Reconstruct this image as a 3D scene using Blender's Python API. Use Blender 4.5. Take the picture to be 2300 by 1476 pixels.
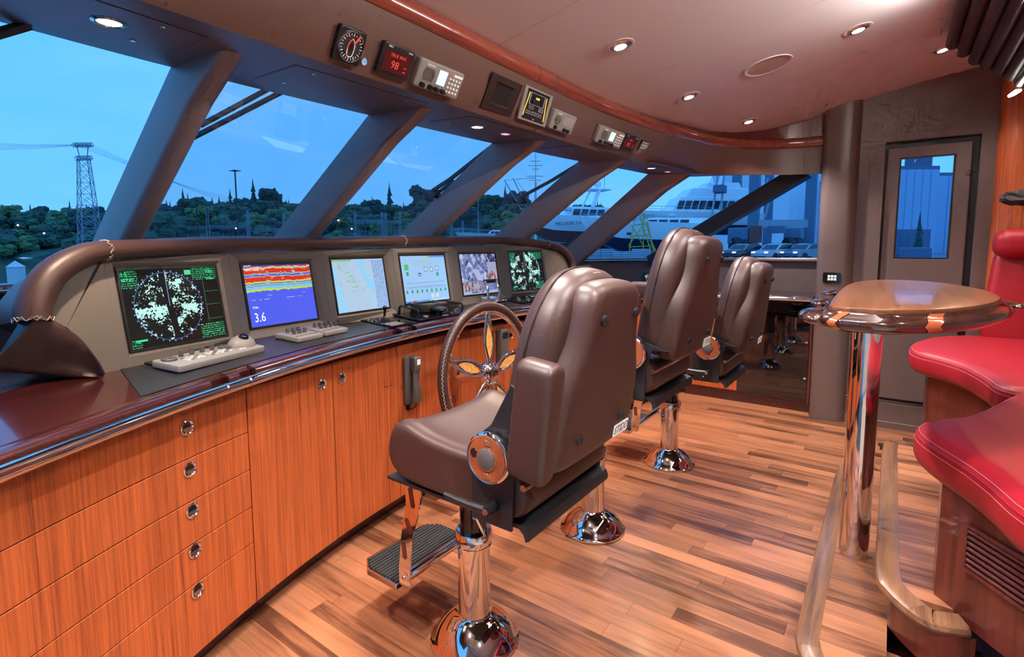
import bpy, bmesh, math, random
from mathutils import Vector, Matrix, noise
from mathutils.bvhtree import BVHTree
rnd = random.Random(7)
PI = math.pi
S = bpy.context.scene
COL = S.collection
for o in list(bpy.data.objects): bpy.data.objects.remove(o)

# ------------------------------------------------------------------ camera
# world: x to starboard, y to the bow, z up; the floor is z = 0, eye height 1.45 m
FPX, CX, CY = 1178.41, 1150.0, 670.71
YAW, PITCH, ROLL = math.radians(54.0168), math.radians(5.5709), math.radians(.20265)
EYE = Vector((0, 0, 1.45))
_fw = Vector((math.sin(YAW) * math.cos(PITCH), math.cos(YAW) * math.cos(PITCH), -math.sin(PITCH)))
_r0 = Vector((math.cos(YAW), -math.sin(YAW), 0)); _d0 = _fw.cross(_r0)
_rt = _r0 * math.cos(ROLL) + _d0 * math.sin(ROLL); _dn = _d0 * math.cos(ROLL) - _r0 * math.sin(ROLL)
cam = bpy.data.objects.new('camera', bpy.data.cameras.new('camera')); COL.objects.link(cam)
cam.matrix_world = Matrix.Translation(EYE) @ Matrix((_rt, -_dn, -_fw)).transposed().to_4x4()
cam.data.sensor_width = 36; cam.data.lens = FPX / 2300 * 36
cam.data.shift_y = -(738 - CY) / 2300
cam.data.clip_start = .02; cam.data.clip_end = 2000
S.camera = cam
S.view_settings.view_transform = 'Standard'; S.view_settings.look = 'None'
S.view_settings.exposure = 0.0; S.view_settings.gamma = 1; S.view_settings.use_curve_mapping = False
S.cycles.use_denoising = True
S.cycles.max_bounces = 6; S.cycles.diffuse_bounces = 3; S.cycles.glossy_bounces = 3
S.cycles.use_adaptive_sampling = True; S.cycles.adaptive_threshold = .12; S.cycles.adaptive_min_samples = 12
S.cycles.transparent_max_bounces = 8; S.cycles.sample_clamp_indirect = 6
S.cycles.caustics_reflective = False; S.cycles.caustics_refractive = False

# ------------------------------------------------------------------ sky at dusk
W = bpy.data.worlds.new('dusk_sky'); S.world = W; W.use_nodes = True
nt = W.node_tree; nt.nodes.clear()
def N(tree, t, **kw):
    n = tree.nodes.new(t)
    for k, v in kw.items():
        if k.startswith('i_'): n.inputs[k[2:].replace('_', ' ')].default_value = v
        elif k[0] == 'n' and k[1:].isdigit(): n.inputs[int(k[1:])].default_value = v
        else: setattr(n, k, v)
    return n
def ramp(tree, stops, interp='LINEAR'):
    n = tree.nodes.new('ShaderNodeValToRGB'); e = n.color_ramp.elements; n.color_ramp.interpolation = interp
    while len(e) > 1: e.remove(e[0])
    for i, (p, c) in enumerate(stops):
        el = e[0] if i == 0 else e.new(p)
        el.position = p; el.color = (*c, 1) if len(c) == 3 else c
    return n
_tc = N(nt, 'ShaderNodeTexCoord'); _sx = N(nt, 'ShaderNodeSeparateXYZ'); nt.links.new(_tc.outputs['Generated'], _sx.inputs[0])
_el = ramp(nt, [(0, (.16, .50, .98)), (.06, (.125, .49, 1.08)), (.3, (.09, .455, 1.15)), (1, (.07, .36, 1.1))])
nt.links.new(_sx.outputs['Z'], _el.inputs[0])
_mp = N(nt, 'ShaderNodeMapping'); _mp.inputs['Scale'].default_value = (1.2, 1.2, 5); nt.links.new(_tc.outputs['Generated'], _mp.inputs[0])
_nz = N(nt, 'ShaderNodeTexNoise', i_Scale=2.2, i_Detail=5.0, i_Roughness=.55); nt.links.new(_mp.outputs[0], _nz.inputs['Vector'])
_cr = ramp(nt, [(.35, (0, 0, 0)), (.75, (.55, .55, .55))]); nt.links.new(_nz.outputs['Fac'], _cr.inputs[0])
_mx = N(nt, 'ShaderNodeMix', data_type='RGBA'); nt.links.new(_cr.outputs[0], _mx.inputs['Factor'])
nt.links.new(_el.outputs[0], _mx.inputs['A']); _mx.inputs['B'].default_value = (.20, .55, 1.05, 1)
_bg = N(nt, 'ShaderNodeBackground', i_Strength=1.3); nt.links.new(_mx.outputs['Result'], _bg.inputs[0])
nt.links.new(_bg.outputs[0], N(nt, 'ShaderNodeOutputWorld').inputs[0])

# ------------------------------------------------------------------ pixel to point on a real plane
def ray(u, v): return _rt * ((u - CX) / FPX) + _dn * ((v - CY) / FPX) + _fw
def PZ(u, v, z): d = ray(u, v); return EYE + d * ((z - 1.45) / d.z)
def PY(u, v, y): d = ray(u, v); return EYE + d * (y / d.y)
def PX(u, v, x): d = ray(u, v); return EYE + d * (x / d.x)
def PP(u, v, p, n): d = ray(u, v); return EYE + d * ((Vector(p) - EYE).dot(n) / d.dot(n))

# ------------------------------------------------------------------ materials
MATS = {}
def newmat(name):
    m = bpy.data.materials.new(name); m.use_nodes = True; MATS[name] = m
    t = m.node_tree; b = t.nodes['Principled BSDF']; return m, t, b
def mat(name, col, rough=.5, metal=0, coat=0, spec=.5, bump=0, bscale=200, emis=None, estr=0, var=0, vscale=3, crough=.05):
    m, t, b = newmat(name)
    b.inputs['Base Color'].default_value = (*col, 1); b.inputs['Roughness'].default_value = rough
    b.inputs['Metallic'].default_value = metal; b.inputs['Coat Weight'].default_value = coat
    b.inputs['Coat Roughness'].default_value = crough; b.inputs['Specular IOR Level'].default_value = spec
    tc = N(t, 'ShaderNodeTexCoord')
    if bump:
        nz = N(t, 'ShaderNodeTexNoise', i_Scale=bscale, i_Detail=3.0); t.links.new(tc.outputs['Object'], nz.inputs['Vector'])
        bp = N(t, 'ShaderNodeBump', i_Strength=bump, i_Distance=.002); t.links.new(nz.outputs['Fac'], bp.inputs['Height']); t.links.new(bp.outputs[0], b.inputs['Normal'])
    if var:
        nz = N(t, 'ShaderNodeTexNoise', i_Scale=vscale, i_Detail=4.0); t.links.new(tc.outputs['Object'], nz.inputs['Vector'])
        c2 = tuple(min(1, c * (1 + var)) for c in col); c1 = tuple(c * (1 - var) for c in col)
        r = ramp(t, [(.3, c1), (.7, c2)]); t.links.new(nz.outputs['Fac'], r.inputs[0]); t.links.new(r.outputs[0], b.inputs['Base Color'])
    if emis: b.inputs['Emission Color'].default_value = (*emis, 1); b.inputs['Emission Strength'].default_value = estr
    return m
def wood(name, c1, c2, scale, rough=.3, coat=.5, rand=0, fine=1, crough=.06, fig=1.0):
    """long streaks: scale is the noise frequency along x, y, z of the object; the low one is the grain's direction"""
    m, t, b = newmat(name); tc = N(t, 'ShaderNodeTexCoord'); mp = N(t, 'ShaderNodeMapping'); mp.inputs['Scale'].default_value = scale
    t.links.new(tc.outputs['Object'], mp.inputs['Vector'])
    if rand:
        oi = N(t, 'ShaderNodeObjectInfo'); mu = N(t, 'ShaderNodeMath', operation='MULTIPLY', n1=37.0); t.links.new(oi.outputs['Random'], mu.inputs[0])
        cb = N(t, 'ShaderNodeCombineXYZ')
        for k in range(3): t.links.new(mu.outputs[0], cb.inputs[k])
        t.links.new(cb.outputs[0], mp.inputs['Location'])
    n1 = N(t, 'ShaderNodeTexNoise', i_Scale=1.0, i_Detail=4.0, i_Roughness=.55, i_Distortion=.6 * fig); n2 = N(t, 'ShaderNodeTexNoise', i_Scale=5.0, i_Detail=3.0, i_Roughness=.7)
    for n in (n1, n2): t.links.new(mp.outputs[0], n.inputs['Vector'])
    a = N(t, 'ShaderNodeMath', operation='MULTIPLY_ADD', n1=.45 * fine); t.links.new(n2.outputs['Fac'], a.inputs[0]); t.links.new(n1.outputs['Fac'], a.inputs[2])
    src = a.outputs[0]
    if rand:
        s = N(t, 'ShaderNodeMath', operation='MULTIPLY_ADD', n1=rand); t.links.new(oi.outputs['Random'], s.inputs[0]); t.links.new(src, s.inputs[2])
        s2 = N(t, 'ShaderNodeMath', operation='SUBTRACT', n1=rand / 2); t.links.new(s.outputs[0], s2.inputs[0]); src = s2.outputs[0]
    md = tuple((p + q) / 2 for p, q in zip(c1, c2))
    r = ramp(t, [(.45, c1), (.66, md), (.95, c2)]); t.links.new(src, r.inputs[0]); t.links.new(r.outputs[0], b.inputs['Base Color'])
    b.inputs['Roughness'].default_value = rough; b.inputs['Coat Weight'].default_value = coat; b.inputs['Coat Roughness'].default_value = crough
    bp = N(t, 'ShaderNodeBump', i_Strength=.06, i_Distance=.002); t.links.new(src, bp.inputs['Height']); t.links.new(bp.outputs[0], b.inputs['Normal'])
    return m
def emit(name, col, s):
    m, t, b = newmat(name); b.inputs['Base Color'].default_value = (*[c * .2 for c in col], 1)
    b.inputs['Emission Color'].default_value = (*col, 1); b.inputs['Emission Strength'].default_value = s; return m
def glassmat(name, tint=(1, 1, 1), refl=1.0, ior=1.45):
    m, t, b = newmat(name); t.nodes.remove(b)
    tr = N(t, 'ShaderNodeBsdfTransparent'); tr.inputs[0].default_value = (*tint, 1); gl = N(t, 'ShaderNodeBsdfGlossy', i_Roughness=.0)
    fr = N(t, 'ShaderNodeFresnel', i_IOR=ior); mu = N(t, 'ShaderNodeMath', operation='MULTIPLY', n1=refl); t.links.new(fr.outputs[0], mu.inputs[0])
    mx = N(t, 'ShaderNodeMixShader'); t.links.new(mu.outputs[0], mx.inputs[0]); t.links.new(tr.outputs[0], mx.inputs[1]); t.links.new(gl.outputs[0], mx.inputs[2])
    t.links.new(mx.outputs[0], t.nodes['Material Output'].inputs[0]); return m

mat('leather', (.060, .028, .022), .42, bump=.12, bscale=260, spec=.5, var=.12, vscale=5)
mat('leather_dark', (.030, .018, .016), .38, bump=.12, bscale=260)
mat('red_leather', (.33, .009, .018), .42, bump=.15, bscale=220, spec=.45)
mat('thread', (.62, .52, .42), .7)
mat('thread_red', (.75, .22, .22), .7)
mat('panel', (.140, .098, .082), .33, bump=.18, bscale=420, spec=.75)
mat('post_vinyl', (.24, .185, .185), .36, bump=.18, bscale=420, spec=.7)
mat('fascia_vinyl', (.135, .074, .058), .36, bump=.18, bscale=420, spec=.6)
mat('panel_grey', (.17, .15, .13), .5, bump=.15, bscale=500, spec=.4)
mat('headliner', (.70, .67, .67), .36, spec=.4, bump=.03, bscale=300)
mat('chrome', (.86, .83, .80), .05, 1)
mat('steel', (.62, .60, .58), .22, 1)
mat('black_metal', (.018, .018, .02), .45, bump=.3, bscale=700)
mat('black_plastic', (.015, .015, .017), .35)
mat('black_gloss', (.008, .008, .010), .08, coat=.6)
mat('rubber', (.022, .022, .024), .6)
mat('grey_plastic', (.33, .315, .30), .45)
mat('radio_grey', (.26, .245, .22), .45)
mat('phone_grey', (.115, .105, .095), .42)
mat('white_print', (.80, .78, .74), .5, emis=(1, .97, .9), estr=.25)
mat('dim_print', (.20, .20, .19), .6)
mat('mat_black', (.030, .028, .032), .38, bump=.1, bscale=600)
wood('wood_front', (.17, .026, .008), (.66, .150, .038), (105, 105, 1.7), .36, .35, crough=.12, fine=1.3)
wood('wood_dark', (.026, .005, .005), (.075, .014, .011), (2.0, 60, 60), .22, .8)
wood('wood_red', (.055, .008, .007), (.16, .030, .020), (26, 26, 1.2), .28, .7)
wood('wood_trim', (.12, .020, .014), (.30, .060, .032), (1.2, 30, 30), .25, .9)
wood('wood_floor', (.12, .042, .020), (.47, .19, .090), (13, 1.1, 13), .33, .22, rand=.44, crough=.16, fig=3.0)
wood('wood_step', (.085, .034, .016), (.29, .135, .065), (1.6, 34, 34), .33, .3, rand=.2, crough=.14)
wood('wood_table', (.095, .030, .011), (.21, .076, .028), (1.6, 40, 40), .3, .35)
wood('wood_valance', (.020, .004, .004), (.050, .010, .008), (2.0, 60, 60), .4, .25)
wood('wood_nose', (.022, .008, .006), (.060, .022, .014), (3, 40, 40), .14, 1.0)
wood('wood_inlay', (.30, .065, .022), (.45, .12, .045), (10, 10, 10), .2, 1.0)
wood('burl', (.60, .22, .05), (.95, .50, .16), (60, 60, 60), .25, .8)
mat('bounce_beige', (.55, .50, .44), .9)
glassmat('pane', (.97, .985, 1.0), .3)
mat('smoked', (.004, .004, .005), .02, spec=.8, coat=1)
emit('lamp_warm', (1.0, .80, .52), 30)
emit('lamp_cool', (1.0, .93, .82), 22)
emit('lamp_red', (1.0, .10, .12), 9)

# ------------------------------------------------------------------ mesh builder
class MB:
    def __init__(s): s.v = []; s.f = []
    def add(s, vs, fs):
        b = len(s.v); s.v += [Vector(p) for p in vs]; s.f += [tuple(b + i for i in f) for f in fs]; return s
    def box(s, c, d, M=None):
        c = Vector(c); h = Vector(d) / 2
        vs = [Vector((x * h.x, y * h.y, z * h.z)) for x in (-1, 1) for y in (-1, 1) for z in (-1, 1)]
        vs = [(M @ p if M else p) + c for p in vs]
        return s.add(vs, [(0, 1, 3, 2), (4, 6, 7, 5), (0, 4, 5, 1), (2, 3, 7, 6), (0, 2, 6, 4), (1, 5, 7, 3)])
    def bar(s, a, b, w, h=None, up=(0, 0, 1)):
        a = Vector(a); b = Vector(b); d = (b - a).normalized(); up = Vector(up)
        if abs(d.dot(up)) > .98: up = Vector((1, 0, 0))
        x = d.cross(up).normalized(); y = x.cross(d); h = h or w
        vs = [p + x * sx * w / 2 + y * sy * h / 2 for p in (a, b) for sx, sy in ((-1, -1), (1, -1), (1, 1), (-1, 1))]
        return s.add(vs, [(3, 2, 1, 0), (4, 5, 6, 7)] + [(i, (i + 1) % 4, 4 + (i + 1) % 4, 4 + i) for i in range(4)])
    def tube(s, pts, r, n=10, caps=True, closed=False):
        pts = [Vector(p) for p in pts]; m = len(pts); rs = r if isinstance(r, (list, tuple)) else [r] * m; vs = []; nx = None
        for i, p in enumerate(pts):
            if closed: d = pts[(i + 1) % m] - pts[i - 1]
            else: d = pts[min(i + 1, m - 1)] - pts[max(i - 1, 0)]
            d = d.normalized() if d.length > 1e-9 else Vector((0, 0, 1))
            if nx is None: nx = d.orthogonal().normalized()
            nx = (nx - d * nx.dot(d)); nx = nx.normalized() if nx.length > 1e-6 else d.orthogonal().normalized()
            y = d.cross(nx)
            vs += [p + (nx * math.cos(2 * PI * k / n) + y * math.sin(2 * PI * k / n)) * rs[i] for k in range(n)]
        fs = [(i * n + k, i * n + (k + 1) % n, ((i + 1) % m) * n + (k + 1) % n, ((i + 1) % m) * n + k) for i in range(m if closed else m - 1) for k in range(n)]
        if caps and not closed: fs += [tuple(range(n))[::-1], tuple((m - 1) * n + k for k in range(n))]
        return s.add(vs, fs)
    def cyl(s, a, b, r, n=16, r2=None): return s.tube([a, b], [r, r if r2 is None else r2], n)
    def lathe(s, prof, n=24, M=None, cap=True):
        vs = [Vector((r * math.cos(2 * PI * k / n), r * math.sin(2 * PI * k / n), z)) for r, z in prof for k in range(n)]
        if M: vs = [M @ p for p in vs]
        m = len(prof); fs = [(i * n + k, i * n + (k + 1) % n, (i + 1) * n + (k + 1) % n, (i + 1) * n + k) for i in range(m - 1) for k in range(n)]
        if cap: fs += [tuple(range(n))[::-1], tuple((m - 1) * n + k for k in range(n))]
        return s.add(vs, fs)
    def prism(s, poly, a, b):
        """poly: points; a, b: vectors added for the two ends"""
        n = len(poly); A = [Vector(p) + Vector(a) for p in poly]; B = [Vector(p) + Vector(b) for p in poly]
        return s.add(A + B, [tuple(range(n))[::-1], tuple(range(n, 2 * n))] + [(i, (i + 1) % n, n + (i + 1) % n, n + i) for i in range(n)])
    def loft(s, rows, closed=False, caps=False):
        n = len(rows[0]); vs = [p for r in rows for p in r]; m = len(rows)
        fs = [(i * n + k, i * n + (k + 1) % n, (i + 1) * n + (k + 1) % n, (i + 1) * n + k) for i in range(m - 1) for k in range(n if closed else n - 1)]
        if caps: fs += [tuple(range(n))[::-1], tuple((m - 1) * n + k for k in range(n))]
        return s.add(vs, fs)
    def sphere(s, c, r, n=12, m=8, sc=(1, 1, 1)):
        c = Vector(c); vs = []
        for i in range(m + 1):
            t = PI * i / m
            for k in range(n): vs.append(c + Vector((math.sin(t) * math.cos(2 * PI * k / n) * sc[0], math.sin(t) * math.sin(2 * PI * k / n) * sc[1], math.cos(t) * sc[2])) * r)
        return s.add(vs, [(i * n + k, (i + 1) * n + k, (i + 1) * n + (k + 1) % n, i * n + (k + 1) % n) for i in range(m) for k in range(n)])
    def frame(s, outer, inner, depth):
        """ring between two polygons of equal count, extruded by the vector depth"""
        n = len(outer); d = Vector(depth); o = [Vector(p) for p in outer]; i_ = [Vector(p) for p in inner]
        vs = o + i_ + [p + d for p in o] + [p + d for p in i_]; fs = []
        for k in range(n):
            j = (k + 1) % n
            fs += [(k, j, n + j, n + k), (2 * n + k, 3 * n + k, 3 * n + j, 2 * n + j), (k, 2 * n + k, 2 * n + j, j), (n + k, n + j, 3 * n + j, 3 * n + k)]
        return s.add(vs, fs)
    def build(s, name, m, parent=None, smooth=35, bevel=0, seg=2, sub=0):
        me = bpy.data.meshes.new(name); me.from_pydata([tuple(p) for p in s.v], [], s.f); me.validate()
        bm = bmesh.new(); bm.from_mesh(me); bmesh.ops.recalc_face_normals(bm, faces=bm.faces); bm.to_mesh(me); bm.free()
        if m: me.materials.append(MATS[m])
        if smooth:
            me.shade_smooth()
            if smooth < 180: me.set_sharp_from_angle(angle=math.radians(smooth))
        o = bpy.data.objects.new(name, me); COL.objects.link(o)
        if parent: o.parent = parent
        if bevel:
            b = o.modifiers.new('bevel', 'BEVEL'); b.width = bevel; b.segments = seg; b.limit_method = 'ANGLE'; b.angle_limit = math.radians(40); b.harden_normals = False
        if sub:
            b = o.modifiers.new('sub', 'SUBSURF'); b.levels = sub; b.render_levels = sub
        return o
def spline(pts, n):
    """Catmull-Rom through pts, n steps per span"""
    P = [Vector(p) for p in pts]; out = []
    for i in range(len(P) - 1):
        p0 = P[i - 1] if i else P[0] * 2 - P[1]; p1, p2 = P[i], P[i + 1]; p3 = P[i + 2] if i + 2 < len(P) else P[-1] * 2 - P[-2]
        for k in range(n):
            t = k / n; out.append(.5 * ((2 * p1) + (p2 - p0) * t + (2 * p0 - 5 * p1 + 4 * p2 - p3) * t * t + (3 * p1 - p0 - 3 * p2 + p3) * t ** 3))
    return out + [P[-1]]
def rrect(w, h, r, n=4):
    return [Vector((sx * (w / 2 - r) + r * math.cos(a), sy * (h / 2 - r) + r * math.sin(a), 0)) for sx, sy, a0 in ((1, 1, 0), (-1, 1, 90), (-1, -1, 180), (1, -1, 270)) for a in [math.radians(a0 + 90 * k / n) for k in range(n + 1)]]
def inset(poly, d):
    """shrink a closed 2-D outline (xy) by d along its normals"""
    n = len(poly); out = []; ar = sum(poly[i].x * poly[(i + 1) % n].y - poly[(i + 1) % n].x * poly[i].y for i in range(n)); sg = 1 if ar > 0 else -1
    for i in range(n):
        e1 = (poly[i] - poly[i - 1]); e2 = (poly[(i + 1) % n] - poly[i]); e = e1.normalized() + e2.normalized(); e = e.normalized() if e.length > 1e-6 else e1.normalized()
        out.append(poly[i] + Vector((-e.y, e.x, 0)) * d * sg)
    return out
def pillow(outline, depth, r, k=4, crown=0):
    """soft slab: the outline in xy, thickness along z from 0 to depth, edges rounded by r; crown bulges the top"""
    mb = MB()
    low = []
    for i in range(k + 1): a = PI / 2 * i / k; low.append([Vector((p.x, p.y, r * (1 - math.cos(a)))) for p in inset(outline, r * (1 - math.sin(a)))])
    up = [[Vector((p.x, p.y, depth - q.z)) for p, q in zip(row, row)] for row in low[::-1]]
    rows = low + up
    if crown:
        base = inset(outline, r); c = sum(base, Vector()) / len(base)
        for f, z in ((.75, .55), (.4, .9)): rows.append([Vector((c.x + (p.x - c.x) * f, c.y + (p.y - c.y) * f, depth + crown * z)) for p in base])
    return mb.loft(rows, closed=True, caps=True)
def xf(mb, M):
    mb.v = [M @ p for p in mb.v]; return mb
def frame_mat(p, x, y):
    x = Vector(x).normalized(); y = Vector(y); y = (y - x * y.dot(x)).normalized(); z = x.cross(y)
    M = Matrix((x, y, z)).transposed().to_4x4(); M.translation = Vector(p); return M
def tag(o, label=None, cat=None, group=None, kind=None):
    if label: o['label'] = label
    if cat: o['category'] = cat
    if group: o['group'] = group
    if kind: o['kind'] = kind
    return o
def thing(name, label, cat, loc=(0, 0, 0), M=None, group=None, kind=None):
    o = bpy.data.objects.new(name, None); COL.objects.link(o); o.empty_display_size = .05
    if M is not None: o.matrix_world = M
    else: o.location = loc
    return tag(o, label, cat, group, kind)
def struct(name, mb, m, label=None, parent=None, **kw):
    o = mb.build(name, m, parent, **kw)
    if not parent: o['kind'] = 'structure'
    if label: o['label'] = label
    return o
_txt = {}
def text(s, h, m, parent, loc=(0, 0, 0), name='lettering', align='CENTER', rot=None, ext=.0002, sx=1, shear=0):
    """raised lettering as a mesh, in the parent's xy plane"""
    c = bpy.data.curves.new(name, 'FONT'); c.body = s; c.size = h; c.align_x = align; c.align_y = 'CENTER'; c.extrude = ext; c.resolution_u = 2; c.shear = shear
    c.materials.append(MATS[m]); tmp = bpy.data.objects.new('tmp', c); me = bpy.data.meshes.new_from_object(tmp); bpy.data.objects.remove(tmp); bpy.data.curves.remove(c)
    o = bpy.data.objects.new(name, me); COL.objects.link(o); o.parent = parent; o.location = loc; o.scale = (sx, 1, 1)
    if rot: o.rotation_euler = rot
    return o
def copy_tree(o, parent=None):
    c = o.copy(); COL.objects.link(c); c.parent = parent
    for ch in list(o.children): copy_tree(ch, c)
    return c
# ------------------------------------------------------------------ lights of the room (ceiling downlights carry their own lamps below)
def ceilz(x, y):
    z = 2.36 + .215 * (1.5 - y)
    z = min(z, 2.745) if y < -.29 else z
    e = max(0, abs(x - 2.33) - 1.7); return z - .035 * e * e
# ------------------------------------------------------------------ floor of walnut boards
fl = struct('floor', MB().box((2.3, -.2, -.03), (6.6, 5.6, .02)), 'black_plastic', 'walnut plank floor of the wheelhouse')
struct('floor_aft_bounce', MB().box((.3, -1.5, -.012), (2.6, 2.8, .02)), 'bounce_beige', 'unseen beige sheet added behind the helm for neutral bounce light')  # added out of view to bounce neutral light up to the ceiling
_pm = {}
def plank(x, y0, L, z, parent, m='wood_floor', w=.079, name='plank', along='y'):
    L = round(L, 2); key = (L, m, w, along)
    if key not in _pm:
        mb = MB().box((0, 0, -.01), (w, L - .0012, .02) if along == 'y' else (L - .0012, w, .02)); o = mb.build(name, m, None, smooth=0); _pm[key] = o.data
    else: o = bpy.data.objects.new(name, _pm[key]); COL.objects.link(o)
    o.location = (x, y0 + L / 2, z) if along == 'y' else (x + L / 2, y0, z); o.parent = parent; return o
x = .28
while x < 5.2:
    y = .12 - rnd.random() * .7 if x > .6 else .9
    while y < 2.3:
        L = rnd.choice((.45, .6, .75, .75, .9, 1.05, 1.2))
        if y + L > .12: plank(x, y, L, 0, fl)
        y += L
    x += .080
# ------------------------------------------------------------------ plan curves
LOW = spline([(-.6, .9, 2.07), (-.35, 1.15, 2.07), (-.1, 1.4, 2.07), (.3, 1.54, 2.07), (.8, 1.575, 2.07), (1.5, 1.60, 2.07), (2.3, 1.605, 2.07), (3.0, 1.60, 2.07), (3.7, 1.565, 2.07), (4.2, 1.51, 2.07), (4.55, 1.43, 2.07), (4.8, 1.26, 2.07), (4.98, 1.03, 2.07), (5.08, .78, 2.06), (5.12, .48, 2.05)], 4)
TOP = spline([(-.6, .8, 2.28), (-.35, 1.05, 2.28), (-.1, 1.3, 2.28), (.3, 1.45, 2.28), (.8, 1.485, 2.28), (1.5, 1.50, 2.28), (2.3, 1.515, 2.28), (3.0, 1.515, 2.28), (3.7, 1.45, 2.28), (4.2, 1.35, 2.28), (4.55, 1.27, 2.28), (4.82, 1.13, 2.28), (5.0, .95, 2.28), (5.1, .75, 2.28), (5.14, .48, 2.28)], 4)
WT = spline([(-.95, 1.0, 2.1), (-.7, 1.5, 2.1), (-.4, 1.9, 2.1), (.1, 2.07, 2.1), (.8, 2.14, 2.1), (1.5, 2.135, 2.1), (2.3, 2.10, 2.1), (3.0, 2.045, 2.1), (3.7, 1.96, 2.1), (4.25, 1.87, 2.1), (4.65, 1.81, 2.1), (4.97, 1.63, 2.1), (5.15, 1.25, 2.1), (5.38, .8, 2.1), (5.45, .48, 2.1)], 4)
WB = spline([(-1.0, 1.3, 1.29), (-.95, 2.0, 1.29), (-.6, 2.65, 1.29), (.0, 2.98, 1.29), (.78, 3.11, 1.29), (1.45, 3.21, 1.29), (2.25, 3.25, 1.29), (3.0, 3.25, 1.29), (3.7, 3.21, 1.29), (4.3, 3.14, 1.30), (4.9, 3.05, 1.31), (5.25, 2.88, 1.31), (5.43, 2.4, 1.32), (5.5, 1.5, 1.33), (5.5, .48, 1.335)], 4)
# overhead: soffit above the windows, brown fascia with instruments, mahogany cornice, headliner
wf = struct('wall_front', MB().loft([WT, LOW]), 'panel', 'brown vinyl soffit above the windscreen', smooth=180)
up = [p + Vector((0, -.004, .0)) for p in TOP]
mid = [a.lerp(b, .5) + Vector((0, -.012, -.004)) for a, b in zip(LOW, TOP)]
lo1 = [a.lerp(b, .03) + Vector((0, -.004, 0)) for a, b in zip(LOW, TOP)]
_m = MB().loft([LOW, lo1, mid, up]); FBVH = BVHTree.FromPolygons(_m.v, _m.f); _m2 = MB().loft([WT, LOW]); SBVH = BVHTree.FromPolygons(_m2.v, _m2.f)
fas = struct('fascia', _m, 'fascia_vinyl', parent=wf, smooth=50)
cor = []
for k in range(9):
    a = PI * (-.5 + k / 8 * 1.0); row = []
    for i, p in enumerate(TOP):
        t = (TOP[min(i + 1, len(TOP) - 1)] - TOP[max(i - 1, 0)]).normalized(); n = Vector((t.y, -t.x, 0))
        row.append(p + n * (.030 * math.cos(a)) + Vector((0, 0, .042 + .042 * math.sin(a))))
    cor.append(row)
def cut(rows, i0, i1): return [r[i0:i1 + 1] for r in rows]
trim = None
segs = [(0, 17), (17, 18), (18, 24), (24, 25), (25, 31), (31, 33), (33, 43), (43, 45), (45, 56)]
trim = thing('trim_1', 'glossy mahogany cornice moulding between the fascia and the ceiling', None, kind='structure')
for a, b in segs:
    r = cut(cor, a, b)
    MB().loft(r, caps=False).build('moulding', 'wood_trim', trim, smooth=60)
    MB().tube([row[-1] for row in r], .0016, 5).build('joint', 'black_plastic', trim, smooth=0)
# wooden strip between cornice and headliner where the ceiling lifts
rows = [[p + Vector((0, .012, .06)) for p in TOP], [Vector((p.x, p.y + .012, max(ceilz(p.x, p.y) + .03, 2.37))) for p in TOP]]
struct('trim_2', MB().loft(rows), 'wood_red', 'red wood strip above the cornice', smooth=60)
# headliner in panels with fine seams
mat('seam_dark', (.40, .34, .32), .5)
ce = struct('ceiling', MB().box((2.33, -.6, 3.0), (7, 5.4, .04)), 'headliner', 'pinkish beige ceiling above the headliner panels')
def topy(x):
    for a, b in zip(TOP, TOP[1:]):
        if a.x <= x <= b.x: return a.y + (b.y - a.y) * (x - a.x) / max(1e-6, b.x - a.x)
    return .5
for x0, x1 in ((-.58, .94), (.94, 1.97), (1.97, 2.99), (2.99, 4.05), (4.05, 5.13)):
    rows = []; nx = 10
    for j in range(29):
        row = []
        for i in range(nx + 1):
            xx = x0 + (x1 - x0) * i / nx; yt = topy(xx) + .02; yy = yt + (-2.95 - yt) * (j / 28); row.append(Vector((xx, yy, ceilz(xx, yy))))
        rows.append(row)
    MB().loft(rows).build('headliner_panel', 'headliner', ce, smooth=180)
    if x0 > 0: MB().tube([r[0] + Vector((0, 0, .0005)) for r in rows], .0016, 5).build('seam', 'seam_dark', ce, smooth=0)
# ------------------------------------------------------------------ windscreen: sill wall, glass, deep raked posts
wl = struct('wall_bow', MB().loft([WB, [Vector((p.x, p.y, .0)) for p in WB]]), 'panel', 'brown wall below the windscreen and side windows', smooth=60)
sill = []
for i, p in enumerate(WB):
    t = (WB[min(i + 1, len(WB) - 1)] - WB[max(i - 1, 0)]).normalized(); n = Vector((t.y, -t.x, 0)); sill.append((p, n))
prof = [(-.06, -.02), (-.06, .012), (.0, .012), (.045, .010), (.052, .0), (.052, -.022), (.0, -.03)]
struct('trim_3', MB().loft([[p + n * a + Vector((0, 0, b)) for p, n in sill] for a, b in prof]), 'panel', 'dark window sill ledge', smooth=50)
struct('trim_4', MB().loft([[p + n * a + Vector((0, 0, b)) for p, n in sill] for a, b in ((.0535, -.012), (.0565, -.015), (.0535, -.019))]), 'steel', 'thin bright strip along the window sill', smooth=50)
posts = [(.866, 2.14, .78, 3.11), (1.733, 2.124, 1.648, 3.235), (2.654, 2.078, 2.57, 3.25), (3.589, 1.975, 3.645, 3.22), (4.60, 1.83, 4.92, 3.05)]
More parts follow.
